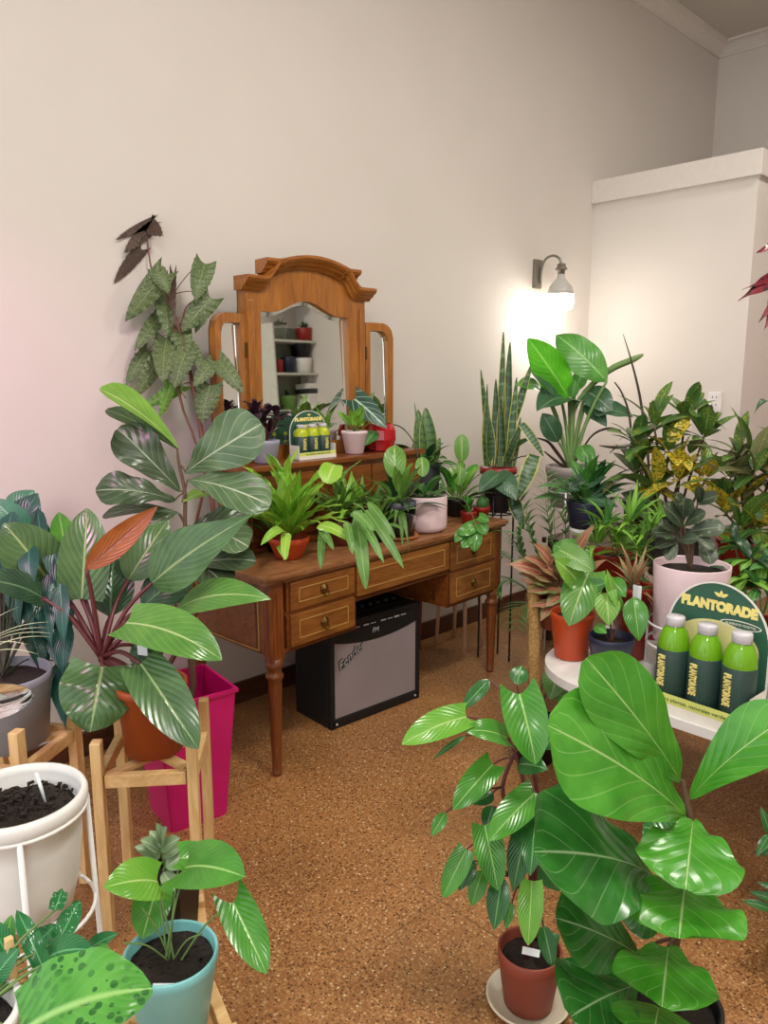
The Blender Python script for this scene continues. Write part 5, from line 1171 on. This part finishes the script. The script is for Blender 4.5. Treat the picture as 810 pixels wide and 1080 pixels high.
for m,b_,t_,w,k in (
 ('pgr_b',(492,756,1.8),(424,785,1.72),32,dict(lobe=.12,f=(.7,.6),bend=.08)),
 ('pgr_d',(516,717,1.9),(486,750,1.88),16,dict(f=(.8,.4))),
 ('pgr',(548,732,1.82),(565,806,1.75),46,dict(lobe=.2,f=(.9,.4),bend=.1,cup=.2)),
 ('pgr_d',(545,722,1.86),(550,702,1.9),20,dict(f=(.9,.4),cup=.2)),
 ('pgr',(535,779,1.8),(490,771,1.76),24,dict(lobe=.1,f=(.6,.7),bend=.12)),
 ('pgr_d',(491,776,1.84),(456,802,1.82),6,dict(f=(.6,.6))),
 ('pgr',(520,806,1.8),(478,854,1.74),30,dict(lobe=.1)),
 ('pgr_d',(520,836,1.86),(498,848,1.84),18,{}),
 ('pgr',(565,836,1.8),(516,887,1.72),34,dict(lobe=.1,f=(.7,.6))),
 ('pgr_d',(546,806,1.82),(578,812,1.78),24,dict(f=(.7,.6),bend=.12)),
 ('pgr',(511,870,1.8),(525,939,1.74),32,dict(lobe=.08)),
 ('pgr',(492,896,1.8),(467,947,1.78),24,dict(lobe=.06)),
 ('pgr_d',(501,908,1.84),(484,940,1.82),14,{}),
 ('pgr',(509,918,1.84),(497,956,1.82),20,{}),
 ('pgr_d',(529,925,1.8),(521,981,1.76),25,{}),
 ('pgr_d',(556,866,1.82),(541,940,1.78),28,{}),
 ('pgr_d',(566,858,1.8),(559,924,1.72),28,dict(f=(.7,.7))),
 ('pgr_b',(561,929,1.78),(557,997,1.72),27,dict(lobe=.05)),
 ('pgr_d',(573,976,1.82),(583,1022,1.78),19,{}),
 ('pgr',(470,857,1.82),(455,882,1.8),14,{}),
 ('pgr',(540,952,1.84),(533,980,1.82),11,{}),
 ('pgr_d',(580,832,1.86),(600,850,1.84),28,{}),
 ('pgr_d',(575,790,1.88),(585,770,1.9),22,{}),
 ('pgr_d',(560,900,1.88),(590,940,1.86),26,{}),
 ('pgr_d',(535,880,1.88),(548,850,1.86),26,{}),
 ('pgr_d',(520,850,1.9),(512,875,1.88),18,{}),
 ('pgr_d',(575,1000,1.84),(590,985,1.86),14,{})):
    kk=dict(f=(.95,.35),bend=.06,cup=.14); kk.update(k); P_=A(*b_); pleaf(fp,M[m],b_,t_,w,'heart' if kk.get('lobe') else 'ov',nu=14,nv=4,stem=min(nodes,key=lambda q:(q-P_).length),sr=.0022,stembm=sb,**kk)
stemfin(sb,fp,M['redstem'])
b=BM(); t=A(560,1004,D(c_)-.06); box(b,(0,0,0),(.042,.0015,.016),bev=.0005); bmesh.ops.rotate(b,verts=b.verts[:],cent=(0,0,0),matrix=Matrix.Rotation(.25,3,'Y')@Matrix.Rotation(-.5,3,'X')); bmesh.ops.rotate(b,verts=b.verts[:],cent=(0,0,0),matrix=Matrix.Rotation(YAW-PI/2,3,'Z')); bmesh.ops.translate(b,vec=t,verts=b.verts[:]); fin(b,'plant_tag',M['tag'],fp)
# foreground fiddle leaf fig
P=G(706,1128); dd=D(P)
ff=thing('potted_fiddle_leaf_fig',P,'fiddle leaf fig with huge bright green leaves in a black pot in the right foreground','potted plant')
pot(ff,'pot',M['black'],P,.075,.1,.17); c_=P+V((0,0,.14)); sb=BM()
trk=[c_,A(706,1030,1.66),A(714,990,1.64),A(722,930,1.62),A(728,870,1.6),A(724,845,1.6),A(720,822,1.6)]
tube(sb,trk,[.009,.009,.008,.0075,.007,.006,.004],10,4)
for m,b_,t_,w,k in (
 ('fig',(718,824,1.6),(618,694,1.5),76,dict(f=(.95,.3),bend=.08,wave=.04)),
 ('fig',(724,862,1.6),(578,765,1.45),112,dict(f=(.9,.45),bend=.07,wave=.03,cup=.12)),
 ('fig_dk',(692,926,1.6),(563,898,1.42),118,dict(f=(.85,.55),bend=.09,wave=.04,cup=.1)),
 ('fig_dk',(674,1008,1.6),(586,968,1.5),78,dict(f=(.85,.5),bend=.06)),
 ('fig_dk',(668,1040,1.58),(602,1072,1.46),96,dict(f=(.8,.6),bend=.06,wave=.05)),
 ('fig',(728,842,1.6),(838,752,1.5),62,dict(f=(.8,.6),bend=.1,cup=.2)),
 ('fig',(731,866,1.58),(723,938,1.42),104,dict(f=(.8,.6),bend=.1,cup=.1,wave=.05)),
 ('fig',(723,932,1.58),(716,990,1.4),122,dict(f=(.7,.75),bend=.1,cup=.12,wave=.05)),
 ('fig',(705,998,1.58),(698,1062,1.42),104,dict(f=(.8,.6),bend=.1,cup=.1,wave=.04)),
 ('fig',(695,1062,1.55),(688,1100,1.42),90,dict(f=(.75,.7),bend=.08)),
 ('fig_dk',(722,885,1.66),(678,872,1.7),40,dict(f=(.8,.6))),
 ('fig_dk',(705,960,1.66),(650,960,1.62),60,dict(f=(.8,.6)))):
    kk=dict(cup=.15); kk.update(k); P_=A(*b_); pleaf(ff,M[m],b_,t_,w,'fid',nu=24,nv=6,stem=min(trk,key=lambda q:(q-P_).length),sr=.004,stembm=sb,**kk)
stemfin(sb,ff,M['bark'])
# ================================================================ WHAT THE MIRROR SEES: shelves and a white door on the opposite wall
tl=math.atan(TILT); mn=Rz@V((0,-math.cos(tl),math.sin(tl))); mo=DK(.65,.506,1.4)
def MR(px,py,Y):
    r=ray(px,py); s_=(mo-CAM).dot(mn)/r.dot(mn); h=CAM+r*s_; q=r-mn*(2*r.dot(mn)); return h+q*((Y-h.y)/q.y)
YS=YB+.2
a0=MR(282,360,YS); a1=MR(333,360,YS)
sh=thing('shelf_unit',(a0.x*.5+a1.x*.5,YB,0),'white wall shelves with pots seen in the dressing table mirror','shelves')
xs0,xs1=min(a0.x,a1.x),max(a0.x,a1.x)
zs=[MR(310,360,YS).z,MR(310,394,YS).z,MR(310,432,YS).z]
for z in zs+[zs[0]+.45]:
    b=BM(); box(b,((xs0+xs1)/2,YB+.16,z-.012),(xs1-xs0,.32,.024)); fin(b,'shelf',M['shelfw'],sh)
for x in (xs0-.011,xs1+.011):
    b=BM(); box(b,(x,YB+.16,1.2),(.022,.32,2.4)); fin(b,'side_panel',M['shelfw'],sh)
b=BM(); box(b,((xs0+xs1)/2,YB+.006,1.2),(xs1-xs0,.012,2.4)); fin(b,'back_panel',M['shelfback'],sh)
def mpot(px0,px1,z,mat,h,lab,n=0,top=False,dy=0):
    q0=MR(px0,380,YS+dy); q1=MR(px1,380,YS+dy); r=min(abs(q1.x-q0.x)/2,.14); P=V((max(xs0+r+.01,min(xs1-r-.01,(q0.x+q1.x)/2)),YS+dy-.03,z+.001)); t=thing('pot',P,lab,'pot'); pot(t,'vessel',M[mat],P,r*.85,r,h,lip=.002,liph=0,soil=bool(n),soilz=.02)
    if n: rosette(t,[M['bush_d'],M['rub']],P+V((0,0,h-.03)),n,(.08,.15),.05,(35,85),seed=int(px0))
    return P,r
mpot(293,299.5,zs[1],'redpot',.16,'dark red pot on the mirrored shelf',8); mpot(300.5,312,zs[1],'navy',.19,'navy pot beside the dark red one on the mirrored shelf')
P,r=mpot(313,328,zs[1],'white',.18,'white pot with black pot stacked above on the mirrored shelf')
P2=P+V((0,0,.182)); t=thing('pot',P2,'black pot stacked on the white pot in the mirror','pot'); pot(t,'vessel',M['black'],P2,r*.8,r*.95,.2,lip=.002,liph=0,soil=False)
mpot(292,305,zs[0],'glass',.2,'glass jar on the top mirrored shelf',6); mpot(318,331,zs[0],'redpot',.16,'red pot with dark leaves on the top mirrored shelf',14)
mpot(296,309,zs[2],'stag',.16,'green bushy plant pot on the low mirrored shelf',14)
q0=MR(320,415,YS); q1=MR(336,415,YS); t=thing('storage_box',((q0.x+q1.x)/2,YS,zs[2]+.001),'white box with a dark band on the low mirrored shelf','box')
hb=.30; b=BM(); box(b,((q0.x+q1.x)/2,YS-.03,zs[2]+.001+hb/2),(abs(q1.x-q0.x)*.9,.22,hb),bev=.004); fin(b,'carton',M['white'],t)
b=BM(); box(b,((q0.x+q1.x)/2,YS-.03,zs[2]+hb*.7),(abs(q1.x-q0.x)*.905,.224,.06)); fin(b,'band',M['mdark'],t)
q0=MR(333.5,400,YB+.33); q1=MR(366,400,YB+.33)
b=BM(); x0=q0.x; x1=min(q1.x+.6,XF-.02)
box(b,((x0+x1)/2+.06,YB+.17,1.2),(x1-x0-.1,.05,2.4),bev=.006)
for k in range(4): box(b,(x0+.2+k*.28,YB+.20,1.2),(.02,.02,2.2),bev=.004)
struct('door_1',b,M['curt'])
# ================================================================ LIGHT
wd=bpy.data.worlds.new('World'); S.world=wd; wd.use_nodes=True
wd.node_tree.nodes['Background'].inputs[0].default_value=(.95,.97,1.,1); wd.node_tree.nodes['Background'].inputs[1].default_value=1.5
def light(name,typ,loc,energy,col,size=.2,rot=None,target=None,**k):
    l=bpy.data.lights.new(name,typ); l.energy=energy; l.color=col
    if typ=='AREA': l.shape='DISK'; l.size=size
    else: l.shadow_soft_size=size
    for a_,v in k.items(): setattr(l,a_,v)
    o=bpy.data.objects.new(name,l); COL.objects.link(o); o.location=loc
    if target is not None: o.rotation_euler=(V(target)-V(loc)).to_track_quat('-Z','Y').to_euler()
    return o
light('ceiling_fill_light','AREA',(1.6,.4,CZ-.12),48,(1,.94,.86),.6,target=(1.6,.4,0))  # soft overhead fill, added below the unseen fixture
light('shop_fill_light','AREA',(3.9,.3,CZ-.1),40,(1,.93,.84),.6,target=(3.9,.3,0))  # added area light out of view, soft fill without a fixture
light('front_fill_light','AREA',(-.6,-.4,CZ-.1),36,(1,.95,.9),.8,target=(.6,.8,0))  # another added fill light, unseen, without a fixture
light('grow_light','SPOT',(.1,1.3,2.2),42,(1,.30,.72),.12,target=(.75,2.89,.9),spot_size=math.radians(75),spot_blend=1.)
bpy.data.lights['grow_light'].specular_factor=.15
light('second_grow_light','SPOT',(3.2,.2,2.6),16,(1,.42,.62),.12,target=(4.72,2.2,1.0),spot_size=math.radians(60),spot_blend=1.)
light('bulb_light','POINT',(lx-.022,WY-.20,lz-.27),7,(1,.95,.86),.05)
S.view_settings.view_transform='Standard'; S.view_settings.look='None'; S.view_settings.gamma=1; S.view_settings.exposure=.38; S.view_settings.use_curve_mapping=False
